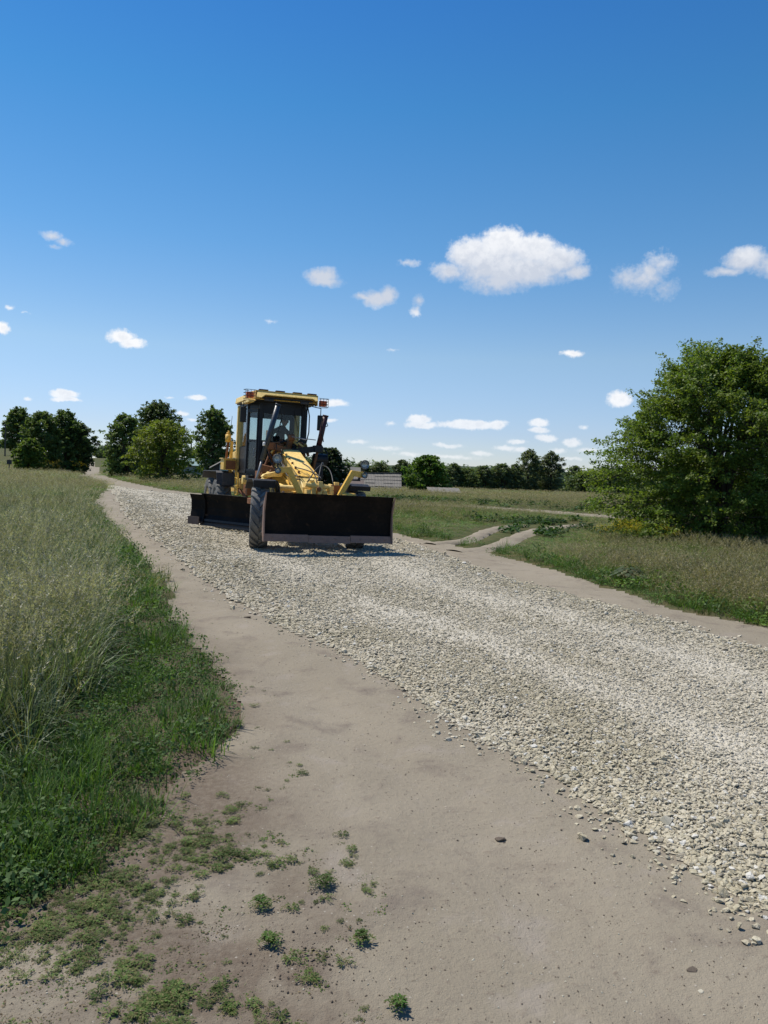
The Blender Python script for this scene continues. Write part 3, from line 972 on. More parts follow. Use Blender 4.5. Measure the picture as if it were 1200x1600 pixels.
order = ['fl', 'fr', 'mr', 'rr', 'rl', 'ml']
fl_ = MB().hexa(*cabpoly(order, zf - .05, zf))
fl_.box(-.74, .74, 3.0, 4.4, zf - .18, zf - .055)
fl_.build('cab_floor', M['black'], CAB, bevel=.006)
for k, wd in (('fl', .085), ('fr', .085), ('ml', .075), ('mr', .075)):
    x, y = plan[k]
    MB().beam((x, y, zf), (x, y, zt), wd, wd).build('pillar', M['black'], CAB, bevel=.008)
for s in (-1, 1):
    MB().beam((s * .745, 4.42, zf - .15), (s * .745, 4.42, zt - .06), .14, .13).build('rear_pillar', M['pale_yellow'], CAB, bevel=.01)
rails = [MB(), MB()]
for a, b in (('fl', 'fr'), ('fl', 'ml'), ('fr', 'mr'), ('ml', 'rl'), ('mr', 'rr'), ('rl', 'rr')):
    for z, h in ((zf + .035, .075), (zt - .05, .10)):
        rails[int(z > 2.5)].beam((*plan[a], z), (*plan[b], z), .05, h)
rails[0].build('sill_rail', M['black'], CAB)
rail = rails[1]
rail.beam((*plan['fl'], zt - .20), (*plan['fr'], zt - .20), .03, .22)
rail.beam((*plan['fl'], zt - .14), (*plan['ml'], zt - .14), .03, .12)
rail.build('header_rail', M['black'], CAB)
# lower front wall and rear wall with window opening
lw = MB()
lw.box(-.48, .48, 2.885, 2.915, zf + .07, 2.02)
lw.build('front_panel', M['black'], CAB)
lw = MB()
lw.box(-.70, .70, 4.40, 4.44, zf, 2.50)
lw.box(.56, .70, 4.40, 4.44, 2.50, zt)
lw.box(-.70, -.56, 4.40, 4.44, 2.50, zt)
lw.box(-.56, .56, 4.40, 4.44, 3.08, zt)
lw.build('rear_panel', M['black'], CAB)
dr = MB()
dp = Vector((plan['ml'][0] - plan['fl'][0], plan['ml'][1] - plan['fl'][1], 0))
d0 = Vector((*plan['fl'], 0)) + dp * .10 + Vector((-.03, -.01, 0)); d1 = Vector((*plan['fl'], 0)) + dp * .90 + Vector((-.03, -.01, 0))
for side in (0, 1):
    pass
for t0_, t1_, z0_, z1_ in ((0, 0, 1.66, 3.2), (1, 1, 1.66, 3.2)):
    p = d0 if t0_ == 0 else d1
    dr.beam((p.x, p.y, z0_), (p.x, p.y, z1_), .055, .05)
dr.beam((d0.x, d0.y, 1.68), (d1.x, d1.y, 1.68), .05, .06)
dr.beam((d0.x, d0.y, 3.17), (d1.x, d1.y, 3.17), .05, .08)
dr.beam((d0.x, d0.y, 2.42), (d1.x, d1.y, 2.42), .035, .05)
DOOR = dr.build('cab_door', M['black'], CAB)
hd = MB().path([(d0.x - .05, d0.y - .03, 2.22), (d0.x - .09, d0.y - .05, 2.22), (d0.x - .09, d0.y - .05, 2.02), (d0.x - .05, d0.y - .03, 2.02)], .012, 6)
hd.build('handle', M['chrome'], DOOR)


def pane(name, a, b, z0, z1, parent, t0=.08, t1=.92, off=0.0, gm='glass'):
    A = Vector((*a, 0)); B = Vector((*b, 0))
    p = A.lerp(B, t0); q = A.lerp(B, t1)
    nrm = (q - p).cross(Vector((0, 0, 1))).normalized()
    p += nrm * off; q += nrm * off
    t = nrm * .004
    mb = MB().hexa([(p.x, p.y, z0), (q.x, q.y, z0), (q.x + t.x, q.y + t.y, z0), (p.x + t.x, p.y + t.y, z0)], [(p.x, p.y, z1), (q.x, q.y, z1), (q.x + t.x, q.y + t.y, z1), (p.x + t.x, p.y + t.y, z1)])
    return mb.build(name, M[gm], parent)


pane('window_pane', (d0.x, d0.y), (d1.x, d1.y), 1.71, 2.40, DOOR, .06, .94)
pane('window_pane', (d0.x, d0.y), (d1.x, d1.y), 2.44, 3.13, DOOR, .06, .94)
pane('windscreen', plan['fl'], plan['fr'], 2.02, 3.22, CAB, .06, .94, 0, 'clean_glass')
pane('side_window', plan['ml'], plan['rl'], 2.3, 3.30, CAB)
pane('side_window', plan['mr'], plan['rr'], 2.3, 3.30, CAB)
pane('side_window', plan['fr'], plan['mr'], 1.70, 3.22, CAB)
pane('rear_window', plan['rl'], plan['rr'], 2.50, 3.08, CAB, .13, .87, .0)
for k1, k2 in (('ml', 'rl'), ('mr', 'rr')):
    a = Vector((*plan[k1], 0)); b = Vector((*plan[k2], 0))
    sp = MB().hexa([(a.x, a.y, zf), (b.x, b.y, zf), (b.x * .97, b.y, zf), (a.x * .97, a.y, zf)], [(a.x, a.y, 2.28), (b.x, b.y, 2.28), (b.x * .97, b.y, 2.28), (a.x * .97, a.y, 2.28)])
    sp.build('side_panel', M['black'], CAB)
# interior
si = MB()
si.box(-.10, .40, 3.62, 4.05, 1.9, 2.08)
si.hexa([(-.08, 4.0, 2.1), (.38, 4.0, 2.1), (.38, 4.12, 2.1), (-.08, 4.12, 2.1)], [(-.05, 4.14, 2.62), (.35, 4.14, 2.62), (.35, 4.24, 2.62), (-.05, 4.24, 2.62)])
si.box(.0, .3, 3.7, 4.0, 1.6, 1.9)
si.build('driver_seat', M['black'], CAB, bevel=.02)
sw = MB()
sw.tube((.1, 3.02, 1.65), (.1, 3.22, 2.32), .05)
n_ = 24
ctr = Vector((.1, 3.24, 2.36)); nrm = Vector((0, .28, 1)).normalized(); u_ = Vector((1, 0, 0)); v_ = nrm.cross(u_)
sw.path([ctr + (u_ * math.cos(2 * math.pi * k / n_) + v_ * math.sin(2 * math.pi * k / n_)) * .20 for k in range(n_ + 1)], .016, 6)
sw.tube(ctr - u_ * .2, ctr + u_ * .2, .012, n=6)
sw.build('steering_wheel', M['hose'], CAB)
for i in range(7):
    xx = -.36 + i * .115 + (.04 if i > 3 else 0)
    q = MB().tube((xx, 3.05, 2.0), (xx + .015 * (i % 3 - 1), 3.18, 2.33 + .03 * (i % 2)), .009, n=6)
    q.tube((xx + .015 * (i % 3 - 1), 3.18, 2.33 + .03 * (i % 2)), (xx + .015 * (i % 3 - 1), 3.185, 2.375 + .03 * (i % 2)), .02, n=8)
    q.build('control_lever', M['black'], CAB)
# roof
rp = [(-.80, 2.72), (.80, 2.72), (.86, 3.3), (.86, 4.62), (-.86, 4.62), (-.86, 3.3)]
RF = MB().hexa([(x, y, zt + .002) for x, y in rp], [(x * .97, y, zt + .15) for x, y in rp]).build('roof', M['pale_yellow'], CAB, bevel=.012)
un = MB().hexa([(x * .94, y + .02, zt - .03) for x, y in rp], [(x * .94, y + .02, zt + .001) for x, y in rp])
un.build('roof_lining', M['black'], RF)
vis_ = MB().prism([(-.76, -.27), (-.64, -.26), (-.53, -.15), (.62, -.15), (.67, -.22), (.73, -.22), (.74, 0), (-.70, 0)], 'y', -.012, .012)
VI = vis_.build('visor', M['pale_yellow'], RF, bevel=.004)
VI.location = (0, 2.54, 3.615)
VI.rotation_euler = (R(-46), 0, 0)
vt = MB().hexa([(-.74, 2.50, 3.60), (.74, 2.50, 3.60), (.80, 2.72, 3.56), (-.80, 2.72, 3.56)], [(-.74, 2.50, 3.62), (.74, 2.50, 3.62), (.80, 2.72, 3.585), (-.80, 2.72, 3.585)])
vt.build('visor_top', M['yellow'], RF)
for s in (-1, 1):
    vs = MB().hexa([(s * .74, 2.50, 3.36), (s * .76, 2.50, 3.36), (s * .87, 3.1, 3.40), (s * .85, 3.1, 3.40)], [(s * .74, 2.50, 3.61), (s * .76, 2.50, 3.61), (s * .87, 3.1, 3.59), (s * .85, 3.1, 3.59)])
    vs.build('visor_side', M['pale_yellow'], RF)
ub = MB().box(-.60, .66, 2.52, 2.85, 3.445, 3.475)
ub.build('visor_lining', M['black'], RF)
for xx in (-.42, .45):
    MB().box(xx - .11, xx + .11, 2.53, 2.60, 3.38, 3.44).build('work_lamp', M['grey'], RF, bevel=.01)
for xx in (-.56, -.16, .26, .62):
    q = MB().box(xx - .11, xx + .11, 2.52, 2.62, 3.625, 3.655)
    q.build('roof_marker', M['maroon'], RF, bevel=.008)
for s in (-1, 1):
    z0 = 3.42 if s < 0 else 3.36
    am = MB().box(min(s * .80, s * .97), max(s * .80, s * .97), 2.46, 2.56, z0, z0 + .14)
    A_ = am.build('amber_lamp', M['amber'], RF, bevel=.015)
    gw = MB()
    for dz in (-.02, .05, .12, .19):
        gw.path([(s * .76, 2.42, z0 + dz), (s * 1.0, 2.42, z0 + dz), (s * 1.02, 2.6, z0 + dz), (s * .86, 2.75, z0 + dz)], .006, 5)
    for xx in (.80, .88, .96, 1.0):
        gw.tube((s * xx, 2.42, z0 - .02), (s * xx, 2.42, z0 + .19), .006, n=5)
    gw.build('wire_guard', M['hose'], A_)
bx_ = MB().box(-.9, -.78, 2.5, 3.4, 3.33, 3.38)
bx_.build('gutter', M['pale_yellow'], RF)
# mirrors
for s, (cx, cz, cy) in ((-1, (-.93, 3.05, 3.0)), (1, (.86, 2.96, 2.55))):
    mr = MB().box(cx - .075, cx + .075, cy - .03, cy + .03, cz - .20, cz + .18)
    MR = mr.build('mirror', M['black'], CAB, bevel=.02)
    MB().path([(s * .7, 2.75, 3.36), (cx, cy, cz + .35), (cx, cy, cz + .15)], .012, 6).build('mirror_arm', M['black'], MR)
    MB().box(cx - .06, cx + .06, cy + .031, cy + .035, cz - .17, cz + .15).build('mirror_glass', M['chrome'], MR)
# hoses hanging from the roof on the right of the cab, wipers
hs = MB()
hs.path([(.56, 2.70, 3.38), (.60, 2.62, 3.1), (.60, 2.60, 2.7), (.54, 2.60, 2.4), (.60, 2.5, 2.15)], .014, 6)
hs.path([(.50, 2.70, 3.38), (.53, 2.66, 2.9), (.50, 2.66, 2.5), (.46, 2.6, 2.2)], .016, 6)
hs.path([(.86, 2.55, 2.76), (.80, 2.4, 2.55), (.84, 2.2, 2.35), (.92, 2.0, 2.2), (.90, 1.95, 2.1)], .014, 6)
hs.path([(.86, 2.55, 2.80), (.98, 2.3, 2.88), (.84, 1.95, 2.94)], .010, 5)
hs.build('hanging_hoses', M['hose'], CAB)
MB().tube((-.1, 2.86, 3.22), (-.25, 2.85, 2.75), .008, n=5).build('wiper', M['hose'], CAB)
MB().tube((.28, 2.86, 3.22), (.40, 2.85, 2.72), .008, n=5).build('wiper', M['hose'], CAB)

# --- valve bank and hydraulics piled in front of the cab (rust-brown)
vb = MB()
vb.box(-.36, .26, 2.5, 2.75, 1.85, 2.05)
for i in range(7):
    xx = -.36 + i * .10
    vb.tube((xx, 2.55, 2.1), (xx, 2.5, 2.22 + .03 * math.sin(i * 2.1)), .032, n=8)
    vb.box(xx - .035, xx + .035, 2.38, 2.46, 1.95, 2.10)
vb.build('valve_bank', M['rusty'], G, bevel=.006)
rr_ = random.Random(5)
for i in range(30):
    a = Vector((-.42 + rr_.random() * .95, 2.25 + rr_.random() * .25, 2.12 + rr_.random() * .18))
    b = Vector((-.42 + rr_.random() * .95, 2.05 + rr_.random() * .3, 1.9 + rr_.random() * .4))
    mid = (a + b) / 2 + Vector((0, -.08, .08 + .1 * rr_.random()))
    MB().path([a, a.lerp(mid, .6), mid, b.lerp(mid, .6), b], .014 + .018 * rr_.random(), 8).build('hydraulic_pipe', M[('rusty', 'pale_yellow', 'hose', 'rusty', 'rim')[i % 5]], G, smooth=True)
pb = MB()
pb.tube((.0, 2.2, 2.15), (.05, 2.15, 2.40), .07)
pb.tube((.25, 2.2, 2.12), (.30, 2.2, 2.36), .045)
pb.tube((-.02, 2.12, 2.44), (.12, 2.12, 2.44), .09)
pb.build('valve_block', M['rusty'], G, bevel=.01)
hbx = MB().tube((.0, 2.06, 2.47), (.36, 1.92, 2.40), .011, n=6)
hbx.tube((.1, 2.1, 2.45), (.62, 2.0, 2.42), .010, n=6)
hbx.build('lever_rod', M['chrome'], G)
lf = MB()
lf.tube((-.42, 2.2, 2.02), (-.62, 2.1, 1.50), .03)
lf.tube((-.30, 2.1, 1.9), (-.50, 1.9, 1.45), .035)
lf.beam((-.20, 1.9, 1.62), (-.60, 2.2, 1.70), .14, .16)
lf.box(-.66, -.30, 2.3, 2.6, 1.25, 1.62)
lf.build('side_hydraulics', M['rusty'], G, bevel=.01)
lf2 = MB()
lf2.tube((-.66, 1.5, 1.52), (-.16, 1.6, 1.62), .05)
lf2.hexa([(-.75, 1.35, 1.50), (-.3, 1.4, 1.52), (-.3, 1.6, 1.52), (-.75, 1.55, 1.50)], [(-.70, 1.35, 1.56), (-.25, 1.4, 1.68), (-.25, 1.6, 1.68), (-.70, 1.55, 1.56)])
lf2.build('steering_cylinder', M['pale_yellow'], G, bevel=.01)
# centre shift linkage low in front
cl = MB()
rr_ = random.Random(9)
for i in range(6):
    xx = -.15 + .12 * i
    cl.box(xx - .045, xx + .045, -.42 + .05 * (i % 2), -.2, 1.08, 1.30 + .09 * ((i * 7) % 3))
cl.tube((-.22, -.36, 1.40), (.42, -.34, 1.36), .05)
cl.tube((-.05, -.2, 1.25), (-.08, -.35, 1.52), .045)
cl.tube((.30, -.2, 1.2), (.34, -.30, 1.42), .055)
cl.build('front_linkage', M['pale_yellow'], G, bevel=.008)
cl2 = MB()
cl2.box(.32, .52, -.40, -.22, 1.22, 1.42)
cl2.tube((.05, -.42, 1.32), (.05, -.46, 1.32), .05)
cl2.tube((-.12, -.3, 1.0), (.5, -.3, 1.02), .05)
cl2.build('front_valve', M['rusty'], G, bevel=.01)
rr_ = random.Random(21)
for i in range(15):
    z1 = 1.35 + .2 * rr_.random()
    x1 = -.30 + .7 * rr_.random()
    if i < 5:
        a = (-.235 - .01 * i, 2.1 - .1 * i, 2.05); b = (x1 * .4 - .1, .15, z1 + .1)
        pts = sag(a, b, .12 + .05 * rr_.random(), 8, (-.06 - .03 * rr_.random(), 0, 0))
    elif i < 10:
        a = (x1, -.35, z1); b = (-.2 + .75 * rr_.random(), .5 + .6 * rr_.random(), 1.62 + .25 * rr_.random())
        pts = sag(a, b, -.22 * rr_.random(), 8, (.12 * (rr_.random() - .5), -.08, 0))
    else:
        a = (-.75 + .5 * rr_.random(), 2.0, 1.8 + .4 * rr_.random()); b = (-.8 + 1.1 * rr_.random(), 1.7, 1.7 + .8 * rr_.random())
        pts = sag(a, b, .15, 8, (0, -.1, 0))
    MB().path(pts, .013, 6).build('hose', M['hose'], G, smooth=True)
for i in range(6):
    yy = 1.9 - i * .3
    zz = 2.187 - (2.2 - yy) * .3131
    MB().box(-.19, -.15, yy - .02, yy + .02, zz - .02, zz + .05).build('hose_clip', M['rusty'], G)

# --- left side: battery box, post, beacon; rear: engine hood, tandem cases, rear fenders
bb = MB().box(-1.14, -.82, 4.25, 4.75, 1.60, 1.88)
BB = bb.build('battery_box', M['yellow'], G, bevel=.01)
MB().box(-1.09, -.84, 4.235, 4.249, 1.62, 1.84).build('shaded_front', M['rusty'], BB)  # orange-brown plate puts the shade of the box's front face into colour
MB().box(-1.17, -.80, 4.22, 4.78, 1.881, 1.90).build('lid', M['pale_yellow'], BB)
pst = MB().beam((-.92, 4.55, 1.2), (-.90, 4.6, 2.35), .07, .07)
pst.build('side_post', M['yellow'], G, bevel=.006)
pre = MB().tube((-.98, 4.7, 2.32), (-.98, 4.7, 2.52), .075, n=16)
pre.tube((-.98, 4.7, 2.52), (-.98, 4.7, 2.57), .05, n=16)
pre.tube((-.98, 4.7, 2.57), (-.98, 4.7, 2.62), .02, n=8)
pre.build('pre_cleaner', M['yellow'], G, smooth=True)
MB().tube((-1.0, 4.75, 1.9), (-.98, 4.7, 2.32), .03).build('pre_cleaner_pipe', M['rusty'], G)
MB().tube((-.90, 4.9, 2.6), (-.87, 4.9, 3.02), .006, n=5).build('antenna', M['hose'], G)
hood = MB().hexa([(-.50, 4.70, 1.35), (.50, 4.70, 1.35), (.50, 7.45, 1.30), (-.50, 7.45, 1.30)], [(-.46, 4.70, 2.30), (.46, 4.70, 2.30), (.44, 7.4, 2.10), (-.44, 7.4, 2.10)])
HO = hood.build('engine_hood', M['yellow'], G, bevel=.03)
gr_ = MB()
for i in range(8):
    gr_.box(-.515, -.505, 5.0 + i * .2, 5.12 + i * .2, 1.5, 1.95)
gr_.build('louvre', M['black'], HO)
MB().tube((.25, 5.6, 2.2), (.25, 5.6, 2.75), .05, n=12).build('exhaust_pipe', M['rusty'], G, smooth=True)
for s in (-1, 1):
    td = MB().prism([(4.85, .56), (6.85, .56), (6.95, .72), (6.85, .92), (4.85, .92), (4.72, .72)], 'x', min(s * .66, s * .82), max(s * .66, s * .82))
    td.build('tandem_case', M['yellow'], G, bevel=.02)
    fe = MB()
    arch = [(4.42, 1.22), (4.50, 1.52), (4.62, 1.57), (7.0, 1.55), (7.22, 1.35), (7.20, 1.33), (6.98, 1.53), (4.63, 1.545), (4.525, 1.50), (4.445, 1.22)]
    fe.prism(arch, 'x', min(s * .82, s * 1.27), max(s * .82, s * 1.27))
    FE = fe.build('rear_fender', M['grey'], G, bevel=.004)
    MB().box(min(s * .80, s * 1.14), max(s * .80, s * 1.14), 4.405, 4.45, 1.20, 1.53).build('front_panel', M['grey'], FE, bevel=.01)
    MB().box(min(s * .80, s * 1.16), max(s * .80, s * 1.16), 4.39, 4.40, 1.17, 1.20).build('panel_lip', M['black'], FE)
    ld = MB()
    ld.beam((s * .86, 3.7, .98), (s * .86, 3.7, 1.55), .03, .03); ld.beam((s * .86, 4.05, .98), (s * .86, 4.05, 1.55), .03, .03)
    for z in (1.0, 1.22, 1.42):
        ld.beam((s * .86, 3.7, z), (s * .86, 4.05, z), .05, .02)
    ld.build('ladder', M['yellow'] if s < 0 else M['black'], G)
ub_ = MB()
ub_.tube((-.80, 3.45, 1.38), (-.35, 3.45, 1.38), .11, n=14)
ub_.box(-.78, -.5, 3.9, 4.15, 1.1, 1.4)
ub_.tube((-.85, 4.0, 1.25), (-.72, 4.0, 1.02), .07, n=10)
ub_.tube((-.62, 3.2, 1.5), (-.55, 2.9, 1.1), .04)
ub_.build('hydraulic_pump', M['pale_yellow'], G, bevel=.008)
ub2 = MB()
ub2.box(-.70, -.45, 3.3, 3.8, 1.0, 1.26)
ub2.tube((-.86, 4.15, 1.2), (-.66, 3.5, .95), .045)
ub2.tube((-.4, 3.0, 1.5), (-.5, 2.7, 1.05), .05)
ub2.build('gearbox', M['rusty'], G, bevel=.01)


# ------------------------------------------------------------------ people
def skin_body(name, joints, edges, radii, m, parent, levels=2, root=0):
    me = bpy.data.meshes.new(name)
    me.from_pydata(joints, edges, [])
    o = bpy.data.objects.new(name, me)
    COL.objects.link(o)
    o.parent = parent
    o.modifiers.new('skin', 'SKIN')
    lay = me.skin_vertices[0].data if me.skin_vertices else None
    if lay is None:
        bm = bmesh.new(); bm.from_mesh(me); bm.verts.layers.skin.verify(); bm.to_mesh(me); bm.free()
        lay = me.skin_vertices[0].data
    for i, r in enumerate(radii):
        lay[i].radius = (r, r) if not isinstance(r, tuple) else r
        lay[i].use_root = (i == root)
    s = o.modifiers.new('sub', 'SUBSURF')
    s.levels = s.render_levels = levels
    me.materials.append(m)
    return o


class Chain:
    def __init__(self):
        self.v = []; self.e = []; self.r = []

    def p(self, co, r, frm=None):
        self.v.append(tuple(co)); self.r.append(r)
        i = len(self.v) - 1
        if frm is not None:
            self.e.append((frm, i))
        return i


def head_mesh(c, s, face, m, parent, hairm):
    """a head of height 2s at c looking along 'face' (horizontal): skull, jaw, nose, ears, eyes and mouth"""
    bm = bmesh.new()
    bmesh.ops.create_uvsphere(bm, u_segments=24, v_segments=18, radius=1)
    for v in bm.verts:
        x, y, z = v.co
        yy = -y                                     # -Y is forward
        x *= .72 * (1 - .22 * max(0, -z)); z2 = z * 1.0
        y2 = y * .86
        if yy > .5 and abs(x) < .16 and -.35 < z < .12:
            y2 -= .22 * (1 - abs(x) / .16)          # nose
        if yy > .5 and .05 < z < .25 and .12 < abs(x) < .45:
            y2 += .07                               # eye sockets
        if yy > .5 and -.62 < z < -.50 and abs(x) < .25:
            y2 += .05                               # mouth
        if z < -.6 and yy > 0:
            y2 -= .08
        if abs(x) > .62 and abs(z) < .22 and abs(y) < .25:
            x *= 1.22                               # ears
        v.co = (x, y2, z2)
    bmesh.ops.scale(bm, vec=(s, s, s), verts=bm.verts)
    me = bpy.data.meshes.new('head')
    bm.to_mesh(me); bm.free()
    me.materials.append(m)
    for p in me.polygons: p.use_smooth = True
    ang = math.atan2(face[0], -face[1])
    h = bpy.data.objects.new('head', me); COL.objects.link(h); h.parent = parent
    h.location = c; h.rotation_euler = (R(12), 0, ang)
    bm = bmesh.new()
    bmesh.ops.create_uvsphere(bm, u_segments=24, v_segments=16, radius=1)
    bmesh.ops.delete(bm, geom=[v for v in bm.verts if v.co.z < -.35 or (v.co.y < -.35 and v.co.z < .38)], context='VERTS')
    for v in bm.verts:
        j = 1 + .05 * math.sin(v.co.x * 17) * math.cos(v.co.y * 13 + v.co.z * 11)
        v.co = (v.co.x * .80 * s * j, v.co.y * .95 * s * j, v.co.z * 1.08 * s * j)
    me = bpy.data.meshes.new('hair'); bm.to_mesh(me); bm.free()
    me.materials.append(hairm)
    ho = bpy.data.objects.new('hair', me); COL.objects.link(ho); ho.parent = h
    return h


def hand_chain(ch, wrist, pos, d, side, up, s=1.0, curl=.5):
    d = Vector(d).normalized(); side = Vector(side).normalized(); up = Vector(up).normalized()
    P_ = Vector(pos)
    palm = ch.p(P_ + d * .05 * s, .026 * s, wrist)
    for k, (off, ln) in enumerate(((-.027, .075), (-.009, .085), (.010, .08), (.027, .062))):
        b = ch.p(P_ + d * .085 * s + side * off * s, .0095 * s, palm)
        c1 = ch.p(P_ + d * (.085 + ln * .5) * s + side * off * 1.15 * s - up * ln * .3 * curl * s, .0085 * s, b)
        ch.p(P_ + d * (.085 + ln * (.9 - .45 * curl)) * s + side * off * 1.2 * s - up * ln * .95 * curl * s, .0075 * s, c1)
    t1 = ch.p(P_ + d * .045 * s - side * .038 * s, .011 * s, palm)
    ch.p(P_ + d * .085 * s - side * .055 * s - up * .02 * s, .009 * s, t1)


# driver: sits in the cab, leaning to his right with both hands on the wheel; same turn as the grader
DRV = empty('person', tuple(G.matrix_basis @ Vector((.14, 3.78, 2.10))), (0, R(1.3), R(21)))
tag(DRV, 'driver in a dark shirt sitting inside the yellow grader cab', 'person')
ch = Chain()
pel = ch.p((0, .02, .10), .13)
chs = ch.p((.01, -.02, .36), .155, pel)
nk = ch.p((.06, -.06, .60), .075, chs)
ch.p((.09, -.085, .71), .052, nk)
for s in (-1, 1):
    sh = ch.p((.02 + s * .19, -.05, .54), .07, nk)
    el_ = ch.p((s * .27 + .0, -.24, .34), .045, sh)
    wr_ = ch.p((s * .15 - .03, -.42, .34), .030, el_)
    hand_chain(ch, wr_, (s * .15 - .03, -.42, .34), (-s * .25, -1, -.1), (1, 0, 0), (0, 0, 1), .9, .6)
    hp = ch.p((s * .10, -.06, .06), .10, pel)
    kn = ch.p((s * .17, -.46, .08), .07, hp)
    ft = ch.p((s * .15, -.58, -.36), .045, kn)
    ch.p((s * .15, -.74, -.44), .035, ft)
BD = skin_body('body', ch.v, ch.e, ch.r, M['shirt'], DRV)
head_mesh((.11, -.10, .80), .118, (-.35, -1), M['skin'], BD, M['hair'])

# walker far up the road
WK = empty('person', (-58.2, 148.5, float(terrain(-58.2, 148.5)) - .02), (0, 0, R(200)))
tag(WK, 'person in dark clothes walking away up the far dirt road', 'person')
ch = Chain()
pel = ch.p((0, 0, .95), .15)
chs = ch.p((0, -.02, 1.22), .17, pel)
nk = ch.p((0, -.02, 1.44), .08, chs)
ch.p((0, -.03, 1.53), .055, nk)
for s in (-1, 1):
    sh = ch.p((s * .19, -.02, 1.40), .07, nk)
    el_ = ch.p((s * .25, -.02 - s * .10, 1.12), .05, sh)
    wr_ = ch.p((s * .25, -.05 - s * .22, .90), .034, el_)
    hand_chain(ch, wr_, (s * .25, -.05 - s * .22, .90), (0, -s * .3, -1), (0, 1, 0), (1, 0, 0), 1, .3)
    hp = ch.p((s * .10, 0, .88), .11, pel)
    kn = ch.p((s * .10, -.06 + s * .12, .50), .07, hp)
    ft = ch.p((s * .10, .02 + s * .24, .09), .045, kn)
    ch.p((s * .10, -.13 + s * .24, .04), .035, ft)
BW = skin_body('body', ch.v, ch.e, ch.r, M['shirt'], WK, 1)
head_mesh((0, -.04, 1.62), .12, (0, -1), M['skin'], BW, M['hair'])

# ------------------------------------------------------------------ trees
def leaf_quads(C, N, S, r, asp=.55, fold=.0):
    """rhombic leaves at C facing N with half length S"""
    n = len(C)
    N = N / (np.linalg.norm(N, axis=1, keepdims=True) + 1e-9)
    t = r.normal(size=(n, 3))
    t = t - N * (t * N).sum(1, keepdims=True)
    t /= np.linalg.norm(t, axis=1, keepdims=True) + 1e-9
    b = np.cross(N, t)
    S = S[:, None]
    V = np.stack([C - t * S, C - b * S * asp + t * S * .1, C + t * S, C + b * S * asp + t * S * .1], 1).reshape(-1, 3)
    F = np.arange(4 * n).reshape(-1, 4)
    return V, F


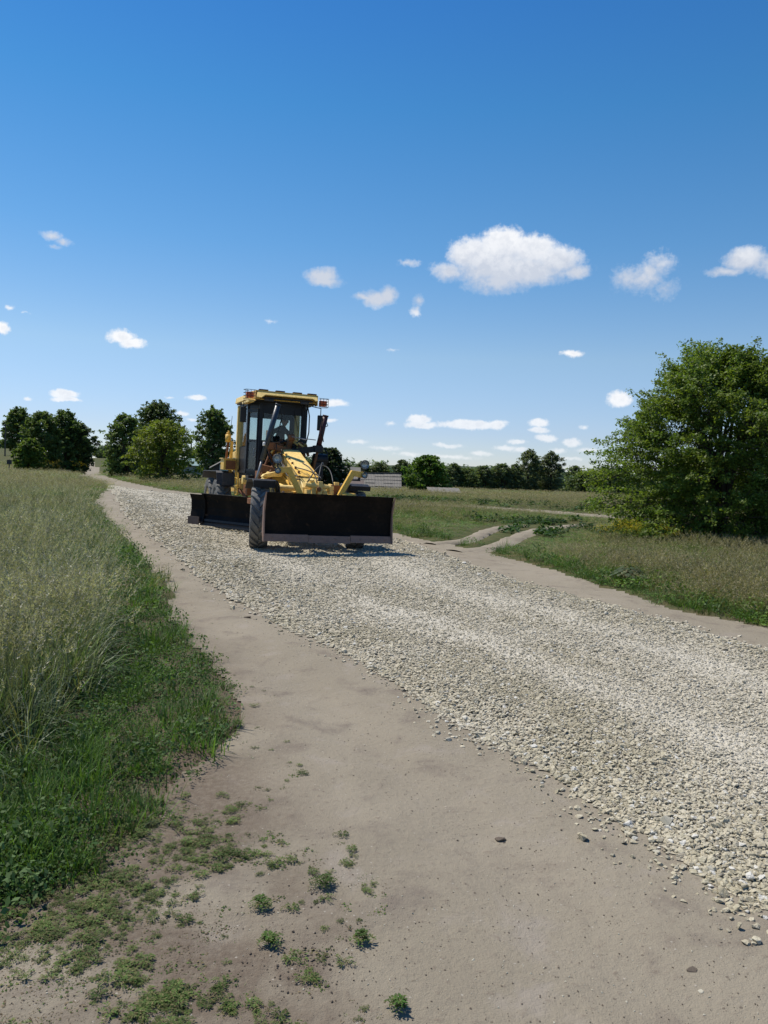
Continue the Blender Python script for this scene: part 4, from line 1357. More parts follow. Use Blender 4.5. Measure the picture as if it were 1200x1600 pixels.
def make_tree(name, seed, h, wdt, nl, leaf, sprays, green, prof, trunk=.12, stems=1, lobes=24, low=.06, spread=.16, spray_len=.5, pull=.20, squash=1.0):
    """trunk > crown: limbs run to lobes, sprays of leaves fill the lobes; prof gives crown radius by height fraction"""
    r = np.random.default_rng(seed)
    hp = np.array([p[0] for p in prof]); rp = np.array([p[1] for p in prof])
    wood = MB()
    # lobe centres
    LC = []
    for i in range(lobes):
        f = low + (1 - low) * ((i + .5) / lobes) ** .92
        ang = i * 2.399 + r.normal() * .35
        rr = np.interp(f, hp, rp) * wdt / 2 * (.35 + .45 * r.random())
        LC.append((rr * math.cos(ang), rr * math.sin(ang) * squash, f * h * .95))
    LC = np.array(LC)
    bases = [(r.normal() * trunk * (1.5 if stems > 1 else 0), r.normal() * trunk * (1.5 if stems > 1 else 0), 0) for _ in range(stems)]
    tops = []
    for b in bases:
        tx = b[0] * (3 if stems > 1 else 1) + r.normal() * wdt * .05; ty = b[1] * (3 if stems > 1 else 1) + r.normal() * wdt * .05
        pts = [(b[0], b[1], -.1)] + [(b[0] + (tx - b[0]) * q ** 1.4 + r.normal() * .03 * h * q * .4, b[1] + (ty - b[1]) * q ** 1.4 + r.normal() * .03 * h * q * .4, h * .84 * q) for q in (.12, .3, .5, .7, 1)]
        wood.path(pts, [trunk * k for k in (1.25, 1, .8, .6, .38, .1)], 7)
        tops.append(np.array(pts))
    for c in LC:
        tp_ = tops[r.integers(len(tops))]
        zs = max(.08 * h, c[2] * (.35 + .3 * r.random()) - .05 * h)
        s0 = np.array([np.interp(zs, tp_[:, 2], tp_[:, 0]), np.interp(zs, tp_[:, 2], tp_[:, 1]), zs])
        mid = s0 * .5 + c * .5 + np.array([0, 0, .05 * h]) + r.normal(size=3) * .02 * h
        wood.path([s0, mid, c], [trunk * .38, trunk * .24, trunk * .10], 5)
    # sprays
    CC = []; NN = []; TT = []; SS = []
    per = nl // sprays
    lob_t = r.random(lobes)
    for i in range(sprays):
        k = r.integers(lobes)
        f = low * .5 + (1 - low * .5) * r.random() ** .85
        ang = r.random() * 2 * math.pi
        R_ = np.interp(f, hp, rp) * wdt / 2
        lump = 1 + .20 * math.sin(ang * 3 + seed + f * 6) + .17 * math.sin(ang * 5 + f * 14 + seed * 2)
        rad = R_ * lump * (1 - .75 * r.random() ** 1.7)
        s = np.array([rad * math.cos(ang), rad * math.sin(ang) * squash, f * h * (.97 + .05 * r.random())])
        # draw towards the nearest lobe so that gaps open between lobes
        dd = np.linalg.norm((LC - s) * np.array([1, 1, 1.1]), axis=1)
        k = int(np.argmin(dd))
        s = s + (LC[k] - s) * (pull + .15 * r.random())
        far_out = r.random() < .07
        if far_out:
            s = s * np.array([1.08, 1.08, 1.03])
        out = s - np.array([0, 0, h * .38]); out[2] *= .8
        out /= np.linalg.norm(out) + 1e-6
        out = out + r.normal(size=3) * .28 + np.array([0, 0, .12])
        out /= np.linalg.norm(out)
        ln = spray_len * (.6 + .8 * r.random()) * (1.35 if far_out else 1)
        wood.path([LC[k] * .5 + s * .5, s, s + out * ln * .9], [trunk * .06 + .004, trunk * .04 + .003, .003], 3)
        t = r.random(per) ** .8
        droop = np.array([0, 0, -1.0]) * (t ** 2)[:, None] * ln * .15
        sp = spread * (1.15 - .75 * t)[:, None]
        c = s + out * ln * t[:, None] + droop + r.normal(size=(per, 3)) * sp * np.array([1, 1, .55])
        CC.append(c)
        nn = r.normal(size=(per, 3)) * .75 + out * .35 + np.array([0, 0, .75])
        NN.append(nn)
        tn = .86 + .22 * lob_t[k] + .12 * r.random()
        hue = r.random()
        TT.append(np.stack([np.full(per, tn * (1 + .25 * hue)), np.full(per, tn * (1 + .06 * hue)), np.full(per, tn)], 1) * (.85 + .3 * r.random((per, 1))))
    C = np.concatenate(CC); N = np.concatenate(NN); T = np.concatenate(TT) * np.array(green)
    k = C[:, 2] > .05
    C, N, T = C[k], N[k], T[k]
    S = leaf * (.7 + .6 * r.random(len(C)))
    V, F = leaf_quads(C, N, S, r)
    T = np.repeat(T, 4, axis=0)
    root = wood.build(name, M['bark'])
    root_e = bpy.data.objects.new(name, None); COL.objects.link(root_e)
    root.name = 'trunk'; root.data.name = 'trunk'; root_e.name = name
    root.parent = root_e
    mesh_np('crown', V, F, M['leaf'], T, parent=root_e)
    return root_e


BUSHY = [(0, .62), (.12, .88), (.3, 1.0), (.5, 1.0), (.7, .90), (.87, .68), (1, .30)]
ROUND = [(0, .05), (.15, .3), (.25, .75), (.45, 1), (.65, .95), (.85, .65), (1, .12)]
TALL = [(0, .1), (.15, .5), (.3, .85), (.5, 1), (.7, .95), (.88, .70), (1, .25)]
GRC = (.10, .155, .032)
DK = (.105, .160, .052)


def place(o, x, y, rz=0, dz=-.03, s=None):
    o.location = (x, y, float(terrain(x, y)) + dz)
    o.rotation_euler = (0, 0, rz)
    if s: o.scale = s
    return o


t = make_tree('roadside_tree', 11, 5.1, 5.25, 150000, .044, 2100, (.115, .175, .032), [(0, .90), (.08, .97), (.2, 1.0), (.35, 1.0), (.5, 1.0), (.65, .95), (.8, .80), (.92, .58), (1, .28)], trunk=.13, stems=4, lobes=50, low=.0, spread=.13, spray_len=.52, pull=.10)
place(t, 9.45, 21.9, .4)
tag(t, 'big leafy green tree with low hanging branches right of the gravel road', 'tree')
t = make_tree('roadside_tree', 12, 5.0, 5.0, 40000, .050, 700, (.085, .125, .024), BUSHY, trunk=.12, stems=3, lobes=34, low=.05, spread=.15, spray_len=.6)
place(t, 13.6, 24.5, 1.4)
tag(t, 'leafy tree at the right edge, partly hidden behind the big roadside tree', 'tree')

T_ = [('left_tree', 21, -90.6, 190, 10.8, 6.8, 'tall round tree standing alone at the far left on rising ground', TALL, DK, .22, 1, .10),
      ('left_tree', 22, -54.6, 122, 9.0, 5.6, 'dark bushy tree, left one of the clump left of the far road', BUSHY, DK, .2, 3, .04),
      ('left_tree', 23, -52.6, 126, 9.7, 5.4, 'dark tree with the highest top in the clump left of the far road', BUSHY, DK, .2, 3, .04),
      ('left_tree', 24, -51.3, 128, 8.2, 5.0, 'dark tree shading the far road, right one of its clump', TALL, (.060, .092, .032), .2, 3, .22),
      ('low_tree', 25, -51.8, 112, 4.6, 3.4, 'low bright green bush in front of the clump left of the far road', BUSHY, GRC, .12, 3, .03),
      ('road_tree', 26, -29.1, 86, 6.5, 4.0, 'dark round tree just right of the far road bend', BUSHY, DK, .16, 3, .03),
      ('road_tree', 27, -28.8, 97, 8.9, 5.4, 'taller dark tree rising behind the light green tree by the road', TALL, (.070, .11, .038), .2, 1, .06),
      ('road_tree', 28, -20.1, 70, 5.3, 5.3, 'light green spreading tree in front of the dark trees by the road', BUSHY, (.145, .195, .036), .16, 3, .02),
      ('road_tree', 29, -24.6, 110, 9.6, 4.8, 'slender dark tree behind the lamp pole left of the grader', TALL, DK, .2, 1, .12),
      ('bush', 30, -5.3, 72, 3.7, 3.2, 'dark bush with upright shoots beside the old slate roof', BUSHY, (.040, .062, .028), .08, 5, .03),
      ('bush', 31, 3.6, 66, 3.15, 3.3, 'dense round green bush in front of the old slate roof', BUSHY, (.085, .155, .03), .1, 5, .02),
      ('distant_tree', 33, -57.0, 168, 6.0, 5.0, 'small dark tree beside the far road, seen in the gap between the clumps', BUSHY, DK, .15, 2, .05)]
for nm, sd_, x, y, h, wd, lab, pf, gc, tr, st, low in T_:
    ls = .0024 * y ** .92
    nl = int(min(22000, 12000 + 40 * (h * wd) * (100 / y)))
    t = make_tree({'left_tree': 'tree', 'low_tree': 'bush', 'road_tree': 'tree', 'distant_tree': 'tree'}.get(nm, nm), sd_, h, wd, nl, ls, int(nl / 26), gc, pf, trunk=tr, stems=st, lobes=38, low=low, spread=.045 * wd, spray_len=.085 * h, pull=.04)
    place(t, x, y, sd_)
    tag(t, lab, 'bush' if nm in ('bush', 'low_tree') else 'tree')

# the tree line beyond the fields: four kinds, each copied and labelled by where it stands
protos = [make_tree('distant_tree', 41, 9, 6.5, 9000, .24, 330, (.105, .145, .070), BUSHY, trunk=.2, stems=3, lobes=22, spread=.36, spray_len=.7, pull=.04),  # greens of all four paled to stand in for distance haze
          make_tree('distant_tree', 42, 12, 6.0, 9000, .24, 330, (.12, .155, .085), TALL, trunk=.2, stems=2, lobes=20, low=.06, spread=.36, spray_len=1.0, pull=.12),
          make_tree('distant_tree', 43, 7, 8.0, 9000, .24, 330, (.11, .158, .064), BUSHY, trunk=.2, stems=3, lobes=22, spread=.36, spray_len=.6, pull=.04),
          make_tree('distant_tree', 44, 10, 5.0, 7500, .24, 280, (.09, .128, .064), TALL, trunk=.2, stems=1, lobes=18, low=.1, spread=.32, spray_len=.7, pull=.04)]
LINE = [  # proto, px column of the photo turned into metres, distance, scale, label
    (1, 34.0, 182, 1.00, 'tall feathery tree, left one of the pair standing above the distant tree line'),
    (1, 39.5, 184, .98, 'tall feathery tree, right one of the pair standing above the distant tree line'),
    (1, 37.0, 190, .80, 'feathery tree between and behind the tallest pair of the distant tree line'),
    (0, 27.0, 178, .78, 'dark rounded tree just left of the tallest feathery pair in the distance'),
    (3, 30.2, 180, .72, 'narrow dark tree touching the left of the tallest feathery pair'),
    (0, 22.5, 176, .70, 'round dark tree midway between the round bush and the feathery pair'),
    (2, 18.5, 174, .78, 'low broad bush right of the round green bush, on the field edge'),
    (0, 15.2, 172, .72, 'dark tree at the left end of the tree line right of the round bush'),
    (3, 43.5, 176, .72, 'slim pointed tree just right of the tallest feathery pair'),
    (2, 41.5, 160, .72, 'low rounded bush in front of the feathery pair'),
    (2, 44.5, 155, .85, 'broad bush right of and below the feathery pair'),
    (0, 48.5, 158, .68, 'mid green tree where the tree line starts coming nearer'),
    (2, 46.5, 138, .80, 'broad pale bush near the left tips of the big roadside tree'),
    (0, 45.0, 122, .66, 'bushy tree just left of the big roadside tree, behind its tips'),
    (2, 42.0, 108, .72, 'broad bush directly behind the left tips of the big roadside tree'),
    (0, 47.5, 112, .72, 'dark tree showing through the left edge of the big roadside tree'),
    (3, 3.2, 150, .62, 'narrow tree behind the ridge of the slate roof, next to the round bush'),
    (0, -1.2, 152, .60, 'dark tree behind the middle of the slate roof ridge'),
    (3, -4.5, 150, .56, 'slim tree behind the left part of the slate roof ridge'),
    (2, -8.5, 148, .60, 'low tree between the upright bush and the slate roof'),
]
used = set()
rr_ = random.Random(3)
for pi_, x, y, s, lab in LINE:
    o = protos[pi_] if pi_ not in used else copy_tree(protos[pi_])
    used.add(pi_)
    s *= .80 if pi_ == 1 else .88
    place(o, x, y, rr_.random() * 6.28, -.1, (s * (1.0 + .4 * rr_.random()), s * 1.1, s))
    tag(o, lab, 'tree', 'trees of the distant tree line')

# far woodland that reads as one mass
r = np.random.default_rng(77)
CC = []; NN = []; TT = []; SS = []
belt = []
for i in range(210):
    u = r.random()
    y = 215 + 90 * r.random()
    x = (-.20 + .80 * u) * y
    belt.append((x, y, 5.0 + 3.5 * r.random()))
for i in range(60):
    y = 330 + 80 * r.random()
    belt.append(((-.75 + .7 * r.random()) * y, y, 5 + 3 * r.random()))
for x, y, h in belt:
    n = 330
    d = r.normal(size=(n, 3)); d /= np.linalg.norm(d, axis=1, keepdims=True)
    lump = 1 + .25 * np.sin(d[:, :1] * 5 + x) * np.cos(d[:, 2:] * 6 + y)
    rad = (1 - .35 * r.random((n, 1)) ** 2) * lump
    p = d * rad * np.array([h * .55, h * .45, h * .5]) + np.array([0, 0, h * .48])
    p[:, 2] = np.maximum(p[:, 2], .1)
    CC.append(p + np.array([x, y, float(terrain(x, y))]))
    NN.append(d + r.normal(size=(n, 3)) * .5 + np.array([0, 0, .3]))
    base = np.array([.10, .138, .08]) * (.75 + .5 * r.random())  # haze over the far wood is put into this pale, bluish tint
    TT.append(np.tile(base, (n, 1)) * (.8 + .4 * r.random((n, 1))))
    SS.append(np.full(n, .0021 * y) * (.7 + .6 * r.random(n)))
V, F = leaf_quads(np.concatenate(CC), np.concatenate(NN), np.concatenate(SS), r)
tag(mesh_np('woodland', V, F, M['leaf'], np.repeat(np.concatenate(TT), 4, axis=0)), 'far belt of woodland along the horizon behind the fields', 'woodland', kind='stuff')
# low far hills
V = []; F = []
n = 160
for i in range(n):
    a = R(-80 + 160 * i / (n - 1))
    for q, rad in enumerate((1500, 1700, 2100)):
        hgt = (0, 1, .3)[q] * (14 + 10 * math.sin(a * 5) + 6 * math.sin(a * 13 + 1)) - 6
        V.append((rad * math.sin(a), rad * math.cos(a), hgt))
for i in range(n - 1):
    for q in range(2):
        b = i * 3 + q
        F.append((b, b + 3, b + 4, b + 1))
m, nn_ = mat('far_forest')
oc = nn_.node('ShaderNodeTexCoord').outputs['Object']
finish(nn_, nn_.mix(nn_.ramp(nn_.noise(.02, 5, .6, oc), .4, .6), (.030, .045, .026), (.05, .065, .03)), 1, 0)
tag(mesh_np('hills', np.array(V), np.array(F), m, smooth=True), kind='structure')

# ------------------------------------------------------------------ old barn with the slate roof
BN = empty('barn', (-2.2, 84, float(terrain(-2.2, 84))))
tag(BN, 'low old barn with a sagging grey corrugated slate roof beyond the field', 'barn')
gz = float(terrain(-2.2, 84))
e0, e1 = -.45 - gz, 1.42 - gz             # eave and ridge above its own ground
wl_ = MB().box(-3.9, 4.1, .35, 7.4, -.4, e0 + .05)
wl_.build('wall', M['boards'], BN)
roofp = empty('roof', (0, 0, 0), parent=BN)
sheet_mb = MB()
cw, chh = .98, .82
nx_ = 24
for i in range(nx_ + 1):
    x = cw * i / nx_ * 1.04
    z = .016 * math.sin(i / nx_ * math.pi * 12)
    sheet_mb.v += [(x, 0, z), (x, chh * 1.1, z + .02)]
for i in range(nx_):
    sheet_mb.f.append((i * 2, i * 2 + 2, i * 2 + 3, i * 2 + 1))
slope = math.atan2(e1 - e0, 3.4)
ln_ = math.hypot(e1 - e0, 3.4)
rows, colsn = 5, 8
shp = sheet_mb.build('roof_sheet', M['slate'], roofp)
so = shp.modifiers.new('thick', 'SOLIDIFY'); so.thickness = .012
rr_ = random.Random(8)
for side in (0, 1):
    for j in range(rows):
        for i in range(colsn):
            o = shp if (side, i, j) == (0, 0, 0) else shp.copy()
            if o is not shp:
                COL.objects.link(o); o.parent = roofp
            u = j * ln_ / rows
            sagz = -.10 * math.sin(math.pi * (i + .5) / colsn) * (j / rows) + rr_.uniform(-.02, .02)
            if side == 0:
                o.location = (-3.85 + i * cw, u * math.cos(slope), e0 + u * math.sin(slope) + .06 + sagz)
                o.rotation_euler = (slope - .09 + rr_.uniform(-.02, .02), rr_.uniform(-.012, .012), rr_.uniform(-.012, .012))
            else:
                o.location = (-3.85 + (i + 1) * cw, 6.8 - u * math.cos(slope), e0 + u * math.sin(slope) + .06 + sagz)
                o.rotation_euler = (slope, 0, math.pi)
MB().box(-3.9, 4.05, -.08, -.04, e0 - .10, e0 + .06).build('fascia', M['plaster'], BN)
for xx in (-3.85, 3.95):
    MB().hexa([(xx, .3, e0), (xx + .05, .3, e0), (xx + .05, 6.6, e0), (xx, 6.6, e0)], [(xx, 3.35, e1 + .02), (xx + .05, 3.35, e1 + .02), (xx + .05, 3.45, e1 + .02), (xx, 3.45, e1 + .02)]).build('gable', M['boards'], BN)
# second building, end on, left of it
B2 = empty('barn', (-6.6, 90, float(terrain(-6.6, 90))))
tag(B2, 'second low barn with a lighter slate roof just left of the first one', 'barn')
g2 = float(terrain(-6.6, 90))
MB().box(-2.2, 3.6, 0, 5, -.4, .35 - g2).build('wall', M['boards'], B2)
MB().hexa([(-2.5, -.2, .35 - g2), (3.8, -.2, .35 - g2), (3.8, 5.2, .35 - g2), (-2.5, 5.2, .35 - g2)], [(-2.3, 2.4, 2.25 - g2), (3.6, 2.4, 2.0 - g2), (3.6, 2.6, 2.0 - g2), (-2.3, 2.6, 2.25 - g2)]).build('roof', M['slate'], B2)
B3 = empty('lean_to', (-5.2, 79, float(terrain(-5.2, 79))))
tag(B3, 'brown felt roofed lean-to in front of the barns, half hidden by the grader', 'shed')
g3 = float(terrain(-5.2, 79))
MB().box(-2.0, 2.8, .2, 3, -.4, -.35 - g3).build('wall', M['boards'], B3)
MB().hexa([(-2.2, 0, -.42 - g3), (3.0, 0, -.42 - g3), (3.0, 3.2, .62 - g3), (-2.2, 3.2, .62 - g3)], [(-2.2, 0, -.36 - g3), (3.0, 0, -.36 - g3), (3.0, 3.2, .68 - g3), (-2.2, 3.2, .68 - g3)]).build('roof', M['rooftin'], B3)
B4 = empty('cellar_shed', (4.9, 61, 0))
tag(B4, 'small weathered grey shed half behind the round green bush', 'shed')
MB().box(-1.3, 1.05, .1, 2.2, -.4, .16).build('wall', M['boards'], B4)
for i in range(6):
    x0 = -1.45 + i * .44
    MB().hexa([(x0, -.1, .16), (x0 + .43, -.1, .15), (x0 + .43, 2.4, .46), (x0, 2.4, .48)], [(x0, -.1, .20), (x0 + .43, -.1, .19), (x0 + .43, 2.4, .50), (x0, 2.4, .52)]).build('roof_board', M['slate'], B4)

# houses of the village, far left
def house(x, y, w_, d_, eave, ridge, rz, rm, wm, lab, nm='village_house'):
    H_ = empty(nm, (x, y, float(terrain(x, y)) - .1), (0, 0, rz))
    tag(H_, lab, 'house')
    MB().box(-w_ / 2, w_ / 2, -d_ / 2, d_ / 2, -.3, eave).build('wall', wm, H_)
    rf = MB()
    for s in (-1, 1):
        rf.hexa([(s * (w_ / 2 + .35), -d_ / 2 - .4, eave - .15), (s * (w_ / 2 + .35), d_ / 2 + .4, eave - .15), (0, d_ / 2 + .4, ridge), (0, -d_ / 2 - .4, ridge)],
                [(s * (w_ / 2 + .35), -d_ / 2 - .4, eave - .07), (s * (w_ / 2 + .35), d_ / 2 + .4, eave - .07), (0, d_ / 2 + .4, ridge + .08), (0, -d_ / 2 - .4, ridge + .08)])
    rf.build('roof', rm, H_)
    gb = MB()
    gb.hexa([(-w_ / 2, -d_ / 2 + .0, eave), (w_ / 2, -d_ / 2, eave), (w_ / 2, -d_ / 2 + .1, eave), (-w_ / 2, -d_ / 2 + .1, eave)], [(-.05, -d_ / 2, ridge - .05), (.05, -d_ / 2, ridge - .05), (.05, -d_ / 2 + .1, ridge - .05), (-.05, -d_ / 2 + .1, ridge - .05)])
    gb.build('gable', wm, H_)
    for xx in (-w_ / 4, w_ / 4):
        wn = MB().box(xx - .45, xx + .45, -d_ / 2 - .05, -d_ / 2 - .01, .9, 2.0).build('window', M['white'], H_)
        MB().box(xx - .36, xx + .36, -d_ / 2 - .07, -d_ / 2 - .055, 1.0, 1.9).build('pane', M['glass'], wn)
    return H_


house(-31.5, 128, 4.2, 6, 2.5, 3.5, R(60), M['teal'], M['plaster'], 'small house with a teal roof between the trees and the lamp pole')
house(-18.3, 92, 4.6, 6, 1.7, 3.1, R(14), M['slate'], M['boards'], 'dark gabled shed with a pale roof edge behind the grader cab', 'shed')

# poles
def at(x, y):
    return (x, y, float(terrain(x, y)))


P1 = empty('lamp_pole', at(-27.2, 118), (0, R(1.2), 0))
tag(P1, 'concrete lamp pole with a leaning strut left of the grader', 'lamp pole')
MB().tube((0, 0, -.3), (0, 0, 6.6), .13, .09, 8).build('pole', M['concrete'], P1)
MB().beam((-.75, 0, -.2), (-.05, 0, 4.6), .14, .14).build('strut', M['wood'], P1)
MB().path([(0, 0, 5.5), (.4, -.1, 5.9), (.8, -.2, 6.0)], .035, 6).build('lamp_arm', M['concrete'], P1)
MB().box(.7, 1.35, -.35, -.08, 5.92, 6.1).build('lamp_head', M['white'], P1, bevel=.03)
P2 = empty('utility_pole', at(-32.9, 130))
tag(P2, 'dark wooden utility pole rising right of the light green tree', 'utility pole')
MB().tube((0, 0, -.3), (0, 0, 7.0), .12, .10, 8).build('pole', M['wood'], P2)
MB().beam((-.6, 0, 6.7), (.6, 0, 6.7), .08, .1).build('crossarm', M['wood'], P2)
P3 = empty('utility_pole', at(-89.6, 181), (0, R(.6), 0))
tag(P3, 'dark wooden utility pole at the left edge beside the lone tall tree', 'utility pole')
MB().tube((0, 0, -.3), (0, 0, 7.6), .17, .13, 8).build('pole', M['wood'], P3)
MB().beam((-.8, 0, 7.2), (.8, 0, 7.2), .1, .12).build('crossarm', M['wood'], P3)
P4 = empty('marker_post', at(-47.5, 97), (0, R(2), 0))
tag(P4, 'short dark wooden post in the left field below the lone tall tree', 'post')
MB().tube((0, 0, -.3), (0, 0, 1.6), .07, .06, 8).build('post', M['wood'], P4)
MB().box(-.28, .28, -.1, .06, 1.0, 1.55).build('board', M['boards'], P4)
P5 = empty('utility_pole', at(-58.0, 205))
tag(P5, 'thin pale pole in the gap between the two tree clumps', 'utility pole')
MB().tube((0, 0, -.3), (0, 0, 6.0), .13, .10, 8).build('pole', M['concrete'], P5)
MB().beam((-.9, 0, 5.6), (.9, 0, 5.6), .09, .1).build('crossarm', M['wood'], P5)


# ------------------------------------------------------------------ scattered plants and stones
def scatter(name, variants, P, rot, scl, idx, label, cat=None, val=None):
    """one 'stuff' object: its vertices carry one instance each"""
    P = np.ascontiguousarray(P, np.float32)
    me = bpy.data.meshes.new(name)
    me.vertices.add(len(P))
    me.vertices.foreach_set('co', P.ravel())
    for nm, typ, arr in (('rot', 'FLOAT_VECTOR', rot), ('scl', 'FLOAT_VECTOR', scl)):
        a = me.attributes.new(nm, typ, 'POINT')
        a.data.foreach_set('vector', np.ascontiguousarray(arr, np.float32).ravel())
    a = me.attributes.new('idx', 'INT', 'POINT')
    a.data.foreach_set('value', np.ascontiguousarray(idx, np.int32))
    if val is not None:
        a = me.attributes.new('dust', 'FLOAT', 'POINT')
        a.data.foreach_set('value', np.ascontiguousarray(val, np.float32))
    o = bpy.data.objects.new(name, me)
    COL.objects.link(o)
    col = bpy.data.collections.new(name + '_kinds')
    for k, v in enumerate(variants):
        v.name = '%s_kind_%02d' % (name, k)
        col.objects.link(v)
    ng = bpy.data.node_groups.new(name, 'GeometryNodeTree')
    ng.interface.new_socket('Geometry', in_out='INPUT', socket_type='NodeSocketGeometry')
    ng.interface.new_socket('Geometry', in_out='OUTPUT', socket_type='NodeSocketGeometry')
    N_ = ng.nodes; L_ = ng.links
    gi = N_.new('NodeGroupInput'); go = N_.new('NodeGroupOutput')
    ci = N_.new('GeometryNodeCollectionInfo'); ci.inputs['Collection'].default_value = col
    ci.inputs['Separate Children'].default_value = True
    ci.inputs['Reset Children'].default_value = True
    ip = N_.new('GeometryNodeInstanceOnPoints')
    ip.inputs['Pick Instance'].default_value = True

    def na(nm, typ):
        q = N_.new('GeometryNodeInputNamedAttribute'); q.data_type = typ; q.inputs['Name'].default_value = nm
        return q.outputs['Attribute']
    L_.new(gi.outputs[0], ip.inputs['Points'])
    L_.new(ci.outputs[0], ip.inputs['Instance'])
    L_.new(na('idx', 'INT'), ip.inputs['Instance Index'])
    e2r = N_.new('FunctionNodeEulerToRotation')
    L_.new(na('rot', 'FLOAT_VECTOR'), e2r.inputs[0])
    L_.new(e2r.outputs[0], ip.inputs['Rotation'])
    L_.new(na('scl', 'FLOAT_VECTOR'), ip.inputs['Scale'])
    L_.new(ip.outputs[0], go.inputs[0])
    md = o.modifiers.new('scatter', 'NODES'); md.node_group = ng
    tag(o, label, cat, kind='stuff')
    return o


def blade(V, F, T, base, d, L, wd, bend, col, segs=3, r=None):
    """one grass blade: a tapering strip that bends over"""
    b = len(V)
    side = np.array([-d[1], d[0], 0.0])
    p = np.array(base, float)
    ang = math.pi / 2 - .12
    for i in range(segs + 1):
        q = i / segs
        ww = wd * (1 - q ** 1.6) * .5 + .0004
        V.append(p - side * ww); V.append(p + side * ww)
        T.append(col); T.append(col)
        ang -= bend / segs
        p = p + np.array([d[0] * math.cos(ang), d[1] * math.cos(ang), math.sin(ang)]) * L / segs
    for i in range(segs):
        F.append((b + 2 * i, b + 2 * i + 1, b + 2 * i + 3, b + 2 * i + 2))
    return p


def tuft(seed, nb, L, wd, rad, cols, seeds=0, seedcol=(.3, .25, .14), bend=(.3, 1.6), stemcol=(.2, .2, .09), sl=1.25):
    r = np.random.default_rng(seed)
    V = []; F = []; T = []
    for i in range(nb):
        a = r.random() * 6.283; d = (math.cos(a), math.sin(a))
        rr = rad * math.sqrt(r.random()); b = (rr * math.cos(a + r.normal() * .8), rr * math.sin(a + r.normal() * .8), -.02)
        c = np.array(cols[r.integers(len(cols))]) * (.8 + .4 * r.random())
        blade(V, F, T, b, d, L * (.55 + .6 * r.random()), wd * (.7 + .6 * r.random()), r.uniform(*bend), c)
    for i in range(seeds):
        a = r.random() * 6.283; d = (math.cos(a), math.sin(a))
        rr = rad * math.sqrt(r.random()); b = (rr * math.cos(a), rr * math.sin(a), -.02)
        top = blade(V, F, T, b, d, L * sl * (.75 + .35 * r.random()), .003, r.uniform(.1, .5), np.array(stemcol))
        sc = np.array(seedcol) * (.8 + .4 * r.random())
        hl = .10 + .06 * r.random()
        lean = np.array([d[0] * .5, d[1] * .5, .85])
        for k in range(14):                        # small ears round the stem
            q = k / 13
            c0 = top + lean * hl * (q - .35)
            dd = r.normal(size=3) * .6 + lean
            dd /= np.linalg.norm(dd)
            n2 = np.cross(dd, r.normal(size=3)); n2 /= np.linalg.norm(n2) + 1e-6
            s1 = .012 * (1.2 - q) + .004
            bb = len(V)
            V += [c0, c0 + dd * s1 + n2 * s1 * .28, c0 + dd * s1 * 2, c0 + dd * s1 - n2 * s1 * .28]
            T += [sc] * 4
            F.append((bb, bb + 1, bb + 2, bb + 3))
    return mesh_np('tuft', np.array(V), np.array(F), M['grass'], np.array(T), link=False)


def weedpatch(seed, n, rad, hgt, leaf, cols, m='weed', up=1.0, asp=.6):
    """low leafy plants: many small leaves on short stems"""
    r = np.random.default_rng(seed)
    a = r.random(n) * 6.283; rr = rad * np.sqrt(r.random(n))
    z = hgt * (.15 + .85 * r.random(n)) * (1 - .5 * (rr / rad) ** 2)
    C = np.column_stack([rr * np.cos(a), rr * np.sin(a), z])
    N = r.normal(size=(n, 3)) * .55 + np.array([0, 0, up]); N[:, :2] += C[:, :2] / rad * .5
    V, F = leaf_quads(C, N, leaf * (.6 + .8 * r.random(n)), r, asp)
    T = np.array(cols)[r.integers(len(cols), size=n)] * (.75 + .5 * r.random((n, 1)))
    return mesh_np('patch', V, F, M[m], np.repeat(T, 4, axis=0), link=False)


def rosette(seed, n, L, wd, cols, link=False):
    """a flat spreading weed: leafy runners from one root"""
    r = np.random.default_rng(seed)
    V = []; F = []; T = []
    for i in range(n):
        a = 6.283 * i / n + r.normal() * .3; d = np.array([math.cos(a), math.sin(a), 0])
        l = L * (.5 + .6 * r.random())
        for k in range(7):
            q = (k + 1) / 7
            p = d * l * q + np.array([0, 0, .012 + .03 * math.sin(q * 2.6)])
            for s in (-1, 1):
                sd2 = np.array([-d[1] * s, d[0] * s, .35 * r.random()]) * .8 + d * .6 + r.normal(size=3) * .15
                sd2 /= np.linalg.norm(sd2)
                w2 = np.cross(sd2, [0, 0, 1]); w2 /= np.linalg.norm(w2) + 1e-6
                s1 = wd * (.6 + .7 * r.random())
                b = len(V)
                V += [p, p + sd2 * s1 + w2 * s1 * .33 + [0, 0, .004], p + sd2 * s1 * 2, p + sd2 * s1 - w2 * s1 * .33 + [0, 0, .004]]
                c = np.array(cols[r.integers(len(cols))]) * (.75 + .5 * r.random())
                T += [c] * 4
                F.append((b, b + 1, b + 2, b + 3))
    return mesh_np('rosette', np.array(V), np.array(F), M['weed'], np.array(T), link=link)


def cand(n, dmin, dmax, a0, a1, power=1.0, seed=0):
    """random points in a sector round the viewpoint; power 1 = even per log distance"""
    r = np.random.default_rng(seed)
    D = dmin * (dmax / dmin) ** r.random(n) if power == 1.0 else np.sqrt(dmin ** 2 + (dmax ** 2 - dmin ** 2) * r.random(n))
    A = np.radians(a0 + (a1 - a0) * r.random(n))
    return D * np.sin(A), D * np.cos(A), D, r


def field(D, r):
    n = len(D)
    return np.column_stack([r.normal(size=n) * .08, r.normal(size=n) * .08, r.random(n) * 6.283])


